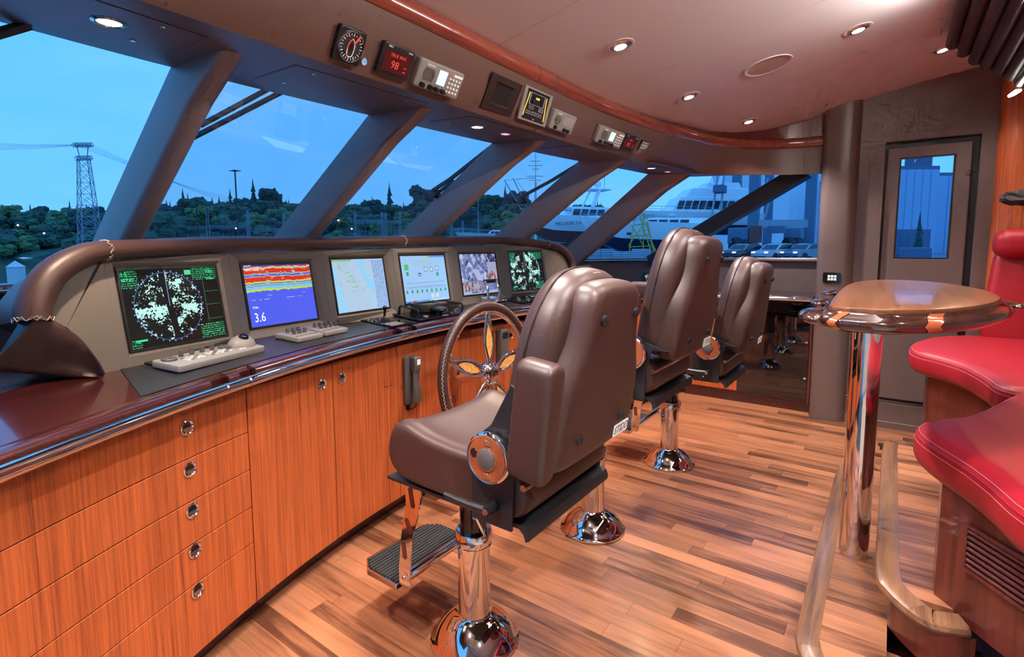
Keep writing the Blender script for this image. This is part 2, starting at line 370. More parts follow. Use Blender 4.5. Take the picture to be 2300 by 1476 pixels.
def fin(name, xt, yt, xb, yb, w, dep, zt=2.10, zb=1.29, label='', rn=.035, yaw=0):
    """raked post: port face on the line top to bottom, w wide to starboard, dep deep into the room, inner edge rounded"""
    dx, dy = math.sin(yaw), -math.cos(yaw); px, py = math.cos(yaw), math.sin(yaw)
    mb = MB(); rows = []
    for x, y, z, k in ((xb, yb + .04, zb - .06, 1), (xb, yb, zb, 1), (xb + (xt - xb) * .82, yb + (yt - yb) * .82, zb + (zt - zb) * .82, 1.0), (xt, yt, zt, 1.16), (xt - (xb - xt) * .05, yt - (yb - yt) * .05, zt + .04, 1.3)):
        d = dep * k; pr = [(0, 0), (0, d - rn * 1.7), (rn * .25, d - rn * .65), (rn * .9, d), (w - rn * .9, d), (w - rn * .25, d - rn * .65), (w, d - rn * 1.7), (w, 0)]
        rows.append([Vector((x + a * px + b * dx, y + a * py + b * dy, z)) for a, b in pr])
    o = mb.loft(rows, closed=True, caps=True).build(name, 'post_vinyl', None, smooth=40); o['kind'] = 'structure'; o['label'] = label; return o
for i, (xt, yt, xb, yb) in enumerate(posts):
    fin('window_post', xt, yt, xb, yb, .085, .36, label=('first', 'second', 'third', 'fourth', 'fifth')[i] + ' deep raked windscreen post from the left', yaw=(0, 0, 0, .06, .12)[i])
# dark strut across the side window
g0, g1 = PX(1478, 580, 5.47), PX(1800, 390, 5.40)
mb = MB(); mb.bar(g0 + Vector((0, .06, -.04)), g1 + Vector((0, -.04, .03)), .14, .20, up=(1, 0, 0))
o = mb.build('window_post', 'black_metal', None, bevel=.01); tag(o, 'dark diagonal strut across the side window', kind='structure')
def onc(C, x):
    for a, b in zip(C, C[1:]):
        if a.x <= x <= b.x and b.x > a.x: return a.lerp(b, (x - a.x) / (b.x - a.x))
    return C[-1] if x > C[-1].x else C[0]
ed = [(-.6, -.75)] + [(p[0] + .03, p[2] + .03) for p in posts]
wn = 0
for (ta, ba), (tb, bb) in zip(ed, ed[1:]):
    wn += 1; mb = MB(); mb.add([onc(WT, ta), onc(WT, tb), onc(WB, bb), onc(WB, ba)], [(0, 1, 2, 3)])
    struct('window_%d' % wn, mb, 'pane', ('first', 'second', 'third', 'fourth', 'fifth')[wn - 1] + ' raked windscreen pane from the left', smooth=0)
mb = MB().add([WT[42], WT[44], g1 + Vector((.03, 0, .08)), g0 + Vector((.03, 0, -.08)), WB[43], onc(WB, 4.9)], [(0, 1, 2, 3, 4, 5)])
struct('window_6', mb, 'pane', 'side window pane ahead of the dark diagonal strut', smooth=0)
mb = MB().add([g1 + Vector((.03, 0, .08)), Vector((5.47, .40, 2.12)), Vector((5.53, .40, 1.3)), g0 + Vector((.03, 0, -.08))], [(0, 1, 2, 3)])
struct('window_7', mb, 'pane', 'side window pane abaft the dark diagonal strut', smooth=0)
# ------------------------------------------------------------------ starboard side: pillar, wall, weathertight door
pil = MB().prism([Vector(p) for p in ((5.7, .52, 0), (5.06, .52, 0), (5.015, .505, 0), (4.995, .46, 0), (4.995, .33, 0), (5.01, .285, 0), (5.05, .262, 0), (5.12, .262, 0), (5.12, .30, 0), (5.7, .30, 0))], (0, 0, 0), (0, 0, 2.62))
struct('wall_pillar', pil, 'panel', 'brown leathered pillar between the side window and the door', smooth=50)
DX = 5.06
def q(y, z, x=DX): return Vector((x, y, z))
ws = struct('wall_starboard', MB().frame([q(.275, 0), q(-.66, 0), q(-.66, 2.9), q(.275, 2.9)], [q(.095, .20), q(-.46, .20), q(-.46, 2.245), q(.095, 2.245)], (.08, 0, 0)), 'panel', 'brown side wall around the door', smooth=0, bevel=.006)
MB().box((5.058, -.19, 0.0), (.02, .94, .11)).build('baseboard_starboard', 'panel', ws, bevel=.004)
door = struct('door_1', MB().frame([q(.085, .235, 5.085), q(-.42, .235, 5.085), q(-.42, 2.205, 5.085), q(.085, 2.205, 5.085)], [q(-.002, 1.355, 5.085), q(-.326, 1.355, 5.085), q(-.326, 2.118, 5.085), q(-.002, 2.118, 5.085)], (.05, 0, 0)), 'panel', 'brown weathertight door with tall window', smooth=0, bevel=.008)
MB().frame([q(-.002, 1.355, 5.083), q(-.326, 1.355, 5.083), q(-.326, 2.118, 5.083), q(-.002, 2.118, 5.083)], [q(-.008, 1.361, 5.083), q(-.318, 1.361, 5.083), q(-.318, 2.112, 5.083), q(-.008, 2.112, 5.083)], (.02, 0, 0)).build('window_frame', 'black_plastic', door, smooth=0)
MB().add([q(0, 1.35, 5.11), q(-.33, 1.35, 5.11), q(-.33, 2.12, 5.11), q(0, 2.12, 5.11)], [(0, 1, 2, 3)]).build('pane', 'pane', door, smooth=0)
MB().frame([q(.095, .20, 5.125), q(-.46, .20, 5.125), q(-.46, 2.245, 5.125), q(.095, 2.245, 5.125)], [q(.07, .25, 5.125), q(-.40, .25, 5.125), q(-.40, 2.19, 5.125), q(.07, 2.19, 5.125)], (.012, 0, 0)).build('gasket', 'black_plastic', door, smooth=0)
lk = MB().lathe([(.017, 0), (.019, .004), (.017, .008), (.009, .008), (.007, .003)], 18, frame_mat((5.083, -.405, 1.98), (0, -1, 0), (0, 0, 1)) @ Matrix.Rotation(0, 4, 'X'))
lk.build('lock', 'chrome', door)
MB().box((5.052, .0, .225), (.012, .94, .006)).build('coaming_strip', 'steel', ws)
MB().lathe([(.022, 0), (.02, .01), (.012, .014)], 16, frame_mat((5.058, .195, .17), (0, -1, 0), (0, 0, 1))).build('door_stop', 'chrome', ws)
# walls out of view that close the room
struct('wall_port', MB().box((-1.15, -1.25, 1.45), (.05, 3.5, 2.9)), 'headliner', 'pale wall on the port side')
struct('wall_aft', MB().box((2.3, -2.95, 1.45), (7.2, .05, 3.1)), 'headliner', 'pale wall at the back of the wheelhouse')
struct('wall_quarter', MB().box((5.35, -1.8, 1.45), (.05, 2.4, 2.9)), 'headliner', 'pale side wall behind the settee')
# wooden column right of the door and its rounded corner
cm = MB().prism([Vector(p) for p in ((5.3, -.545, 0), (5.03, -.545, 0), (4.99, -.555, 0), (4.965, -.585, 0), (4.955, -.64, 0), (4.955, -1.5, 0), (5.3, -1.5, 0))], (0, 0, .3), (0, 0, 2.75))
struct('wall_column', cm, 'wood_front', 'glossy reddish wood panel beside the door', smooth=50)
# ------------------------------------------------------------------ helm console: plan of its front, an arc about (OX, OY) and a straight return
OX, OY, RF = 2.33, -2.29, 4.42
def face(x):
    if x <= 3.9: return OY + math.sqrt(RF * RF - (x - OX) ** 2)
    return 1.842 + (1.77 - 1.842) * (x - 3.9) / .7 if x < 4.6 else 1.77 + (1.62 - 1.77) * (x - 4.6) / .53
def dz(x): return .016 * (min(x, 3.4) - .9)
def fpt(x, dy, z): return Vector((x, face(x) + dy, z))
def tang(x): return Vector((.02, face(x + .01) - face(x - .01), 0)).normalized()
def fframe(x, dy, z): return frame_mat(fpt(x, dy, z), tang(x), (0, 0, 1))
def arcslab(xa, xb, z0, z1, d0, d1, n=8):
    mb = MB(); rows = []
    for i in range(n + 1):
        x = xa + (xb - xa) * i / n; rows.append([fpt(x, d0, z0), fpt(x, d0, z1), fpt(x, d1, z1), fpt(x, d1, z0)])
    return mb.loft(rows, closed=True, caps=True)
struct('baseboard_front', arcslab(-.6, 5.14, 0, .095, .075, .12, 40), 'wood_dark', 'dark recessed plinth under the helm cabinets')
def pull(parent, x, z):
    M = fframe(x, 0, z); mb = xf(MB().lathe([(.024, 0), (.0255, .003), (.022, .005), (.018, .001), (.016, -.002)], 22), M)
    o = mb.build('pull', 'chrome', parent)
    mb = xf(MB().add([Vector((.0165 * math.cos(PI * k / 10), .0165 * math.sin(PI * k / 10), .0012)) for k in range(11)], [tuple(range(11))]), M); mb.build('pull_cup', 'black_gloss', o, smooth=0)
    mb = xf(MB().add([Vector((.0165 * math.cos(PI + PI * k / 10), .0165 * math.sin(PI + PI * k / 10), .0016)) for k in range(11)], [tuple(range(11))]), M); mb.build('pull_plate', 'steel', o, smooth=0)
dc = thing('drawer_cabinet', 'orange wood drawer cabinet with five drawers at the left of the helm console', 'cabinet')
arcslab(-.55, .955, .095, .94, .022, .30, 10).build('body', 'wood_front', dc)
zs = [.935, .768, .623, .478, .338, .096]
for a, b in zip(zs, zs[1:]):
    d = arcslab(-.55, .9545, b + .0015, a - .0015, 0, .021, 12).build('drawer', 'wood_front', dc, bevel=.0015)
    pull(d, .717, {.935: .872, .768: .731, .623: .591, .478: .453, .338: .312}[a])
def door_cab(xa, xb, px, label):
    c = thing('door_cabinet', label, 'cabinet'); arcslab(xa + .002, xb - .002, .095, .94, .022, .30).build('body', 'wood_front', c)
    d = arcslab(xa + .0015, xb - .0015, .097, .933, 0, .021).build('door', 'wood_front', c, bevel=.0015)
    if px: pull(d, px, .848)
    return c
door_cab(.957, 1.411, 1.346, 'orange wood cabinet door right next to the five drawers')
door_cab(1.411, 1.861, 1.470, 'orange wood cabinet door left of the wall telephone')
hp = door_cab(1.861, 2.80, None, 'wide orange wood front panel behind the steering wheel')
door_cab(2.80, 3.30, 2.87, 'orange wood cabinet right of the steering wheel, behind the chairs')
door_cab(3.30, 3.90, 3.38, 'orange wood cabinet behind the middle helm chair')
c = thing('corner_cabinet', 'orange wood corner cabinet behind the farthest helm chair', 'cabinet')
arcslab(3.902, 5.13, .095, .96, .022, .26, 6).build('body', 'wood_front', c); arcslab(3.903, 4.598, .097, .95, 0, .021).build('door', 'wood_front', c); arcslab(4.602, 5.125, .097, .95, 0, .021).build('door', 'wood_front', c)
# ------------------------------------------------------------------ worktop with nosing, chrome rail and black leather inlay
wt = thing('console_worktop', 'dark mahogany console worktop with chrome edge rail and black inlay', 'worktop')
def ctop(x, dy): return 1.0 + min(.035, max(0, .085 * dy)) + dz(x)
xs = [-.55 + (4.98 + .55) * i / 60 for i in range(61)]
def wby(x): return min(onc(WB, x).y - .03, 3.1)
rows = []
for dyf in (0, .1, .25, .40, 1.0):
    rows.append([Vector((x, min(face(x) + dyf, wby(x)) if dyf < 1 else wby(x), ctop(x, dyf))) for x in xs])
und = [[p - Vector((0, 0, .035)) for p in rows[-1]], [p - Vector((0, 0, .035)) for p in rows[0]], rows[0]]
MB().loft(rows + und).build('worktop', 'wood_dark', wt, smooth=30)
gaps = [(.80, .985), (1.80, 1.985), (2.66, 2.845), (3.55, 3.72)]
edges = [-.55] + [e for g in gaps for e in g] + [4.98]
def nose(xa, xb, prof, name, m):
    n = max(2, int((xb - xa) / .07)); rws = []
    for i in range(n + 1):
        x = xa + (xb - xa) * i / n; rws.append([Vector((x, face(x) + a, 1.0 + dz(x) + b)) for a, b in prof])
    return MB().loft(rws, closed=True, caps=True).build(name, m, wt, smooth=45)
full = [(.0, -.036), (-.028, -.036), (-.034, -.02), (-.034, -.006), (-.028, .004), (-.016, .008), (0, .010), (.022, .011), (.034, .008), (.036, -.036)]
low = [(.0, -.036), (-.028, -.036), (-.034, -.03), (-.034, -.026), (-.02, -.024), (0, -.022), (.02, -.016), (.034, .002), (.036, .004), (.036, -.036)]
for i in range(0, len(edges), 2): nose(edges[i], edges[i + 1], full, 'nosing', 'wood_dark')
for a, b in gaps:
    nose(a + .07, b - .07, full, 'nosing', 'wood_dark'); nose(a, a + .07, low, 'finger_recess', 'wood_dark'); nose(b - .07, b, low, 'finger_recess', 'wood_dark')
rail = MB().tube([Vector((x, face(x) - .050, .972 + dz(x))) for x in xs], .0195, 14).build('chrome_rail', 'chrome', wt, smooth=60)
for a, b in gaps:
    for x in (a + .045, b - .045): MB().tube([Vector((x - .004, face(x) - .050, .972 + dz(x))), Vector((x + .004, face(x) - .050, .972 + dz(x)))], .0208, 14).build('rail_joint', 'steel', rail, smooth=60)
# ------------------------------------------------------------------ instrument panel: six facets with sunk screens
SC = [(.889, 2.264, 1.231, 13.2), (1.427, 2.428, 1.229, 7.5), (1.906, 2.426, 1.245, 5.1), (2.377, 2.392, 1.257, -1.1), (2.969, 2.435, 1.261, -4.0), (3.402, 2.31, 1.27, -6.9)]
TILT, SW, SH = math.radians(9.66), .3886, .30
def sframe(i):
    x, y, z, a = SC[i]; a = math.radians(a); r = Vector((math.cos(a), math.sin(a), 0)); n = Vector((math.sin(a), -math.cos(a), 0))
    u = Vector((-n.x * math.sin(TILT), -n.y * math.sin(TILT), math.cos(TILT))); return Vector((x, y, z)), r, u, r.cross(u)
F = [sframe(i) for i in range(6)]
def seam(i, v):
    if i < 0: c, r, u, n = F[0]; return c - r * (SW / 2 + .045) + u * v
    if i > 4: c, r, u, n = F[5]; return c + r * (SW / 2 + .045) + u * v
    (c, r, u, n), (c2, r2, u2, n2) = F[i], F[i + 1]; return ((c + r * SW / 2 + u * v) + (c2 - r2 * SW / 2 + u2 * v)) / 2
VB, VT = -.212, .205
ip = thing('instrument_panel', 'taupe curved instrument panel holding six screens under a padded brow', 'instrument panel')
for i in range(6):
    c, r, u, n = F[i]; w2, h2 = SW / 2 + .006, SH / 2 + .006
    out = [seam(i - 1, VB), seam(i, VB), seam(i, VT), seam(i - 1, VT)]; inn = [c - r * w2 - u * h2, c + r * w2 - u * h2, c + r * w2 + u * h2, c - r * w2 + u * h2]
    big = [c - r * (w2 + .012) - u * (h2 + .012), c + r * (w2 + .012) - u * (h2 + .012), c + r * (w2 + .012) + u * (h2 + .012), c - r * (w2 + .012) + u * (h2 + .012)]
    mb = MB().frame(out, big, -n * .03); mb.build('facet', 'panel_grey', ip, smooth=0, bevel=.002)
    vs = [p for p in big] + [p - n * .016 for p in inn]
    MB().add(vs, [(k, (k + 1) % 4, 4 + (k + 1) % 4, 4 + k) for k in range(4)]).build('rebate', 'panel_grey', ip, smooth=0)
c1, r1, u1, n1 = F[0]; c6, r6, u6, n6 = F[5]
def pl1(u, v, k=0): return PP(u, v, c1 + n1 * k, n1)
def pl6(u, v, k=0): return PP(u, v, c6 + n6 * k, n6)
Lend = [seam(-1, VT)] + [pl1(*p) for p in ((240, 568), (186, 580), (132, 612), (96, 660), (88, 712), (150, 735), (195, 775), (222, 812), (236, 838))] + [seam(-1, VB)]
MB().prism(Lend, (0, 0, 0), -n1 * .03).build('end_facet', 'panel_grey', ip, smooth=30)
MB().prism([p + n1 * -.031 for p in Lend[1:-1]] + [seam(-1, VB) - n1 * .031, seam(-1, VT) - n1 * .031], (0, 0, 0), Vector((-.04, .34, -.05))).build('end_housing', 'leather_dark', ip, smooth=30)
Rend = [seam(5, VB), pl6(1236, 660), pl6(1262, 655), pl6(1266, 632), pl6(1280, 612), pl6(1278, 585), pl6(1262, 566), pl6(1238, 556), seam(5, VT)]
MB().prism(Rend, (0, 0, 0), -n6 * .03).build('end_facet', 'panel_grey', ip, smooth=30)
bk = [[seam(i, v) + Vector((0, d, 0)) for i in range(-1, 6)] for v, d in ((VT, .02), (VT - .02, .32), (VB, .36))]
MB().loft(bk).build('top_shelf', 'leather_dark', ip, smooth=0)
# padded brow along the top, swept down round both ends
pts = [pl1(*p, .03) for p in ((76, 722), (76, 690), (88, 655), (114, 618), (152, 590), (196, 570), (236, 562))]
rl = [.048, .048, .047, .045, .042, .038, .034]
tp = [seam(i, VT + .034) + n * .018 for i, n in ((0, F[0][3]), (1, F[1][3]), (2, F[2][3]), (3, F[3][3]), (4, F[4][3]))]
ptr = [pl6(*p, .02) for p in ((1228, 549), (1256, 556), (1274, 572), (1284, 592), (1283, 612))]
L1 = spline(pts, 4); rL = [rl[min(6, int(i / 4))] + (rl[min(6, int(i / 4) + 1)] - rl[min(6, int(i / 4))]) * (i % 4) / 4 for i in range(len(L1))]
M1 = spline([pts[-1]] + tp + [ptr[0]], 6); R1 = spline(ptr, 4)
br = MB().tube(M1, [.034 - .004 * i / len(M1) for i in range(len(M1))], 18).build('brow_pad', 'leather', ip, smooth=60)
MB().tube(L1, rL, 18).build('brow_pad_end', 'leather', ip, smooth=60); MB().tube(R1, .032, 18).build('brow_pad_end', 'leather', ip, smooth=60)
R2 = spline([pl6(*p, .02) for p in ((1283, 612), (1272, 622), (1264, 636), (1260, 656))], 4)
MB().tube(R2, [.030 - .008 * i / len(R2) for i in range(len(R2))], 14).build('brow_pad_foot', 'leather', ip, smooth=60)
# lower lobe of the left end: smooth leather wedge running down to the worktop
ridge = spline([pl1(*p, .034) for p in ((66, 708), (120, 730), (166, 760), (199, 796), (222, 836))], 5); rows = []
for i, p in enumerate(ridge):
    t = i / (len(ridge) - 1); z0 = ctop(.6, .4) - .004; w_ = .078 * (1 - t) + .006
    foot = Vector((p.x - .09 * (1 - t) - .005, p.y - .015 + .06 * (1 - t), z0 + (p.z - z0) * .30 * (1 - t)))
    key = [p - n1 * .036, p - n1 * .012 + u1 * .012, p + n1 * .014 + u1 * .010, p + n1 * .026 - u1 * .010, p.lerp(foot, .4) + n1 * .030 * (1 - t) - u1 * .006, p.lerp(foot, .75) + n1 * .012 * (1 - t), foot, foot + Vector((.02, .10, -.02 * (1 - t)))]
    rows.append(spline(key, 2))
MB().loft(rows, closed=True, caps=True).build('brow_pad_foot', 'leather', ip, smooth=60)
def stitch(path_p, d, r, parent, n=11):
    d = d.normalized(); a = d.orthogonal().normalized(); b = d.cross(a); P = []
    for k in range(2 * n + 1): t = 2 * PI * k / (2 * n); P.append(path_p + (a * math.cos(t) + b * math.sin(t)) * r + d * (.007 if k % 2 else -.007))
    m = MB().tube(P, .0012, 4)
    m.tube([p + d * .004 * 0 for p in [path_p + (a * math.cos(2 * PI * k / n) + b * math.sin(2 * PI * k / n)) * r + d * (-.007 if k % 2 else .007) for k in range(n + 1)]], .001, 4)
    m.build('stitching', 'thread', parent, smooth=0)
stitch(pts[-1], M1[1] - M1[0], .0355, br, 12); stitch(M1[6 * 3 + 1], M1[6 * 3 + 2] - M1[6 * 3], .0335, br); stitch(ptr[0], R1[1] - R1[0], .0330, br); stitch(L1[0] + u1 * .004, L1[1] - L1[0], .0495, br, 13)
# black leather inlay on the worktop in front of the panel
inl = []
xi = [.60 + (3.75 - .60) * i / 40 for i in range(41)]
for dyf in (.055, .2, .41):
    row = []
    for k, x in enumerate(xi):
        xx = x + (.06 * (dyf - .055) / .35 if k < 3 else 0); row.append(Vector((xx, face(xx) + dyf, ctop(xx, dyf) + .002)))
    inl.append(row)
MB().loft(inl).build('inlay', 'mat_black', wt, smooth=30)

# ------------------------------------------------------------------ screens: emissive patterns
class X:
    """little expression helper over shader math nodes"""
    def __init__(s, t, o): s.t, s.o = t, o
    def m(s, op, b=None, c=None):
        n = s.t.nodes.new('ShaderNodeMath'); n.operation = op; s.t.links.new(s.o, n.inputs[0])
        for k, q_ in ((1, b), (2, c)):
            if q_ is None: continue
            if isinstance(q_, X): s.t.links.new(q_.o, n.inputs[k])
            else: n.inputs[k].default_value = q_
        return X(s.t, n.outputs[0])
    def __add__(s, b): return s.m('ADD', b)
    def __sub__(s, b): return s.m('SUBTRACT', b)
    def __mul__(s, b): return s.m('MULTIPLY', b)
    def __lt__(s, b): return s.m('LESS_THAN', b)
    def __gt__(s, b): return s.m('GREATER_THAN', b)
    def abs(s): return s.m('ABSOLUTE')
    def fr(s): return s.m('FRACT')
    def fl(s): return s.m('FLOOR')
    def within(s, a, b): return (s > a) * (s < b)
def scr(name, bg, strength=1.0):
    m, t, b = newmat(name); b.inputs['Base Color'].default_value = (.01, .01, .012, 1); b.inputs['Roughness'].default_value = .12
    tc = N(t, 'ShaderNodeTexCoord'); sp = N(t, 'ShaderNodeSeparateXYZ'); t.links.new(tc.outputs['Object'], sp.inputs[0])
    st = {'c': None}; col = N(t, 'ShaderNodeRGB'); col.outputs[0].default_value = (*bg, 1); st['c'] = col.outputs[0]
    def lay(mask, c):
        mx = N(t, 'ShaderNodeMix', data_type='RGBA'); t.links.new(mask.o, mx.inputs['Factor']); t.links.new(st['c'], mx.inputs['A'])
        if isinstance(c, tuple): mx.inputs['B'].default_value = (*c, 1)
        else: t.links.new(c, mx.inputs['B'])
        st['c'] = mx.outputs['Result']
    def noi(sc, x=1, y=1, det=2.0, off=0):
        mp = N(t, 'ShaderNodeMapping'); mp.inputs['Scale'].default_value = (x, y, 1); mp.inputs['Location'].default_value = (off, off, 0); t.links.new(tc.outputs['Object'], mp.inputs[0])
        n = N(t, 'ShaderNodeTexNoise', i_Scale=float(sc), i_Detail=det); t.links.new(mp.outputs[0], n.inputs['Vector']); return X(t, n.outputs['Fac'])
    def done(): t.links.new(st['c'], b.inputs['Emission Color']); b.inputs['Emission Strength'].default_value = strength
    return X(t, sp.outputs['X']), X(t, sp.outputs['Y']), lay, noi, done, t
def fake_text(x, y, noi, pitch, x0, x1, y0, y1, off=0):
    """rows of fine print"""
    return ((y * (1 / pitch)).fr() < .55) * (noi(420, 1, .35, 0, off) > .52) * x.within(x0, x1) * y.within(y0, y1)
def radar(name, seed, cx, rr):
    x, y, lay, noi, done, t = scr(name, (.002, .004, .004), 1.1)
    dx = x - cx; r = ((dx * dx) + (y * y)).m('SQRT'); a1 = noi(150, 1, 1, 2, seed); a2 = noi(19, 1, 1, 3, seed + 5)
    ln = noi(30, .25, 3, 1, seed + 9) ; v = a1 * .50 + a2 * .80 + (((y + .005).abs() * -12) + .09).m('MAXIMUM', -.02) * .8 + ln * .10
    mask = (v > .735) * (r < rr); ch = ((dx + (y * .10)).abs() < .013)
    gr = ch.m('MULTIPLY', -1) + 1
    lay(mask * gr, (.50, .88, .80)); lay((r - rr).abs() < .0007, (.10, .22, .75))
    an = (dx.m('ARCTAN2', y) * (36 / (2 * PI))).fr(); lay((an < .16) * r.within(rr + .003, rr + .007), (.45, .62, .95))
    lay(((dx + .0).abs() < .0009) * y.within(0, rr), (.35, .50, .90))
    for k, (b0, b1, e0, e1) in enumerate(((-.192, -.128, .075, .145), (-.192, -.150, -.145, -.115), (.085, .192, .095, .147), (.085, .192, -.146, -.085))):
        lay(fake_text(x, y, noi, .0085, b0, b1, e0, e1, seed + k), (.04, .62, .26))
    lay(x.within(.055, .082) * y.within(.118, .137), (.05, .70, .30)); lay(x.within(-.172, -.13) * y.within(-.122, -.115), (.05, .70, .30))
    for yy in (.045, -.01, -.07): lay(((y - yy).abs() < .0006) * x.within(.128, .19), (.03, .35, .14))
    lay(((x - .127).abs() < .0006) * y.within(-.08, .09), (.03, .35, .14)); done()
radar('screen_radar', 3.1, -.025, .132); radar('screen_radar_small', 8.3, -.02, .17)
def sonar():
    x, y, lay, noi, done, t = scr('screen_sonar', (.075, .12, .88), 1.0)
    w = noi(40, 1, .25, 4); w2 = noi(9, 1, .4, 3, 4); yy = y + (w - .5) * .022 + (w2 - .5) * .02
    for a, b, c in ((.02, .03, (.55, .70, .06)), (.03, .045, (.20, .55, .80)), (.048, .053, (.50, .70, .12)), (.058, .066, (.55, .68, .08)), (.066, .087, (.70, .035, .015)), (.087, .090, (.70, .55, .06)), (.10, .104, (.40, .65, .30)), (.104, .126, (.70, .035, .015)), (.126, .131, (.70, .60, .08)), (.131, .135, (.30, .60, .75)), (.135, .141, (.70, .04, .015))):
        lay(yy.within(a, b), c)
    lay(y > .141, (.02, .03, .25)); lay((noi(60, .5, 3, 1, 7) > .66) * y.within(.015, .14), (.35, .62, .80))
    lay(((y + .02).abs() < .001) * (noi(30, 1, .05) > .52) * x.within(-.19, .12), (.65, .72, .95))
    lay(((y + .002).abs() < .001) * (noi(20, 1, .05, 1, 3) > .6) * x.within(-.1, .15), (.65, .72, .95)); lay(y < -.1465, (.45, .55, .06)); done()
sonar()
def chart():
    x, y, lay, noi, done, t = scr('screen_chart', (.46, .64, .82), .95)
    w = noi(14, 1, 1, 4); w2 = noi(14, 1, 1, 4, 6)
    lay(((x - .055 + (y * .35) + (w - .5) * .10).abs() < .02 + 0) * (y > -.02), (.30, .68, .98)); lay((x - .07 + (w2 - .5) * .08).within(-.012, .05) * y.within(-.03, .03), (.30, .68, .98))
    lay((x + .15 + (w - .5) * .08 + (y * .25) < 0), (.33, .70, .98)); lay((y > .135) * (x < -.05), (.28, .52, .22))
    lay((noi(60, .5, 2.5, 2, 3) > .60) * (x + .06 + (y * .55)).abs().m('LESS_THAN', .035) * (y > -.05), (.32, .58, .22))
    lay((x > .095), (.40, .60, .92)); lay(fake_text(x, y, noi, .010, .10, .185, -.145, .14), (.10, .16, .34)); lay(fake_text(x, y, noi, .012, -.15, .08, -.15, .13, 2) * (noi(16) > .62), (.28, .42, .55))
    for v in (-.11, -.035, .04): lay((x - v).abs() < .0005, (.34, .50, .66))
    for v in (-.08, .02): lay((y - v).abs() < .0005, (.34, .50, .66))
    lay(y < -.143, (.55, .70, .90)); done()
chart()
def diag():
    x, y, lay, noi, done, t = scr('screen_diagram', (.36, .62, .96), .95)
    lay((y > .135) * (x > .05), (.12, .36, .78)); lay((y > .135) * x.within(.02, .05), (.60, .62, .08)); lay(y < -.135, (.10, .33, .75)); lay((y < -.135) * x.within(-.13, -.10), (.5, .04, .06)); lay(y.within(-.143, -.135) * (x > .02), (.65, .78, .95))
    for yy, a, b in ((.115, -.15, .12), (.107, -.12, .06), (.097, -.12, .09), (.087, -.11, .14)): lay(((y - yy).abs() < .0008) * x.within(a, b), (.45, .55, .10))
    for xx, a, b in ((-.15, .09, .115), (.06, .085, .107), (.12, .085, .115)): lay(((x - xx).abs() < .0008) * y.within(a, b), (.40, .50, .30))
    def sq(cx, cy, w, h, c): lay(((x - cx).abs() < w) * ((y - cy).abs() < h), c)
    sq(-.148, .075, .016, .016, (.06, .30, .05)); sq(-.148, .075, .013, .013, (.06, .70, .10))
    for cx, cy in ((.01, .06), (.06, .058), (.11, .064)): sq(cx, cy, .014, .0145, (.05, .06, .12)); sq(cx, cy, .0115, .012, (.55, .70, .92))
    for cx, cy in ((-.145, .035), (.11, .025)): sq(cx, cy, .010, .012, (.03, .42, .14))
    sq(-.045, .028, .013, .010, (.10, .14, .22)); sq(-.045, .026, .009, .004, (.5, .6, .7))
    for k in range(9): sq(-.165 + k * .041, -.078, .0065, .010, (.02, .38, .13))
    for cx in (.045, .085): sq(cx, -.112, .017, .016, (.30, .45, .62)); sq(cx, -.112, .015, .014, (.62, .80, .98))
    lay(fake_text(x, y, noi, .03, -.17, .17, -.06, -.02), (.22, .40, .62)); done()
diag()
def cctv():
    x, y, lay, noi, done, t = scr('screen_cctv', (.16, .20, .48), .85)
    n = noi(26, 1, 1, 4); n2 = noi(26, 1.6, .7, 4, 3); lay((n > .52), (.40, .46, .72)); lay(n2 > .62, (.04, .05, .14)); lay((n > .60), (.62, .66, .85))
    s = x * .9 + y * .45; lay(((s + .02).abs() < .028) * (y < .03) * (y > -.05), (.50, .55, .82))
    lay((x > .09) * (y > .02), (.42, .44, .66)); lay((x > .09) * (y > .085) * (n2 > .45), (.03, .04, .16)); lay((x > .09) * y.within(-.05, .02), (.50, .48, .62)); lay((x > .09) * y.within(-.06, .015) * (n > .5), (.36, .12, .10))
    lay((x < .0) * y.within(-.125, -.055), (.42, .44, .60)); lay((x < .0) * y.within(-.125, -.06) * (n2 > .5), (.34, .07, .07)); lay((x > .0) * y.within(-.125, -.055) * (n > .48), (.22, .30, .62))
    lay(((y + .055).abs() < .001) + ((x - .09).abs() < .001) * (y > -.055), (.08, .10, .2)); lay(y < -.125, (.44, .55, .85)); lay((y < -.128) * (y > -.138) * (noi(70, 1, .1) > .5) * x.within(-.12, .02), (.05, .06, .12)); lay(y < -.144, (.60, .62, .35)); done()
cctv()
names = [('screen_radar', 'large monitor showing a round radar picture, nearest on the panel'), ('screen_sonar', 'monitor with red and blue depth sounder bands reading 3.6'), ('screen_chart', 'monitor showing a pale electronic sea chart'), ('screen_diagram', 'monitor with a light blue systems diagram and green boxes'), ('screen_cctv', 'monitor showing a grid of security camera pictures'), ('screen_radar_small', 'farthest monitor on the panel with a second radar picture')]
MON = []
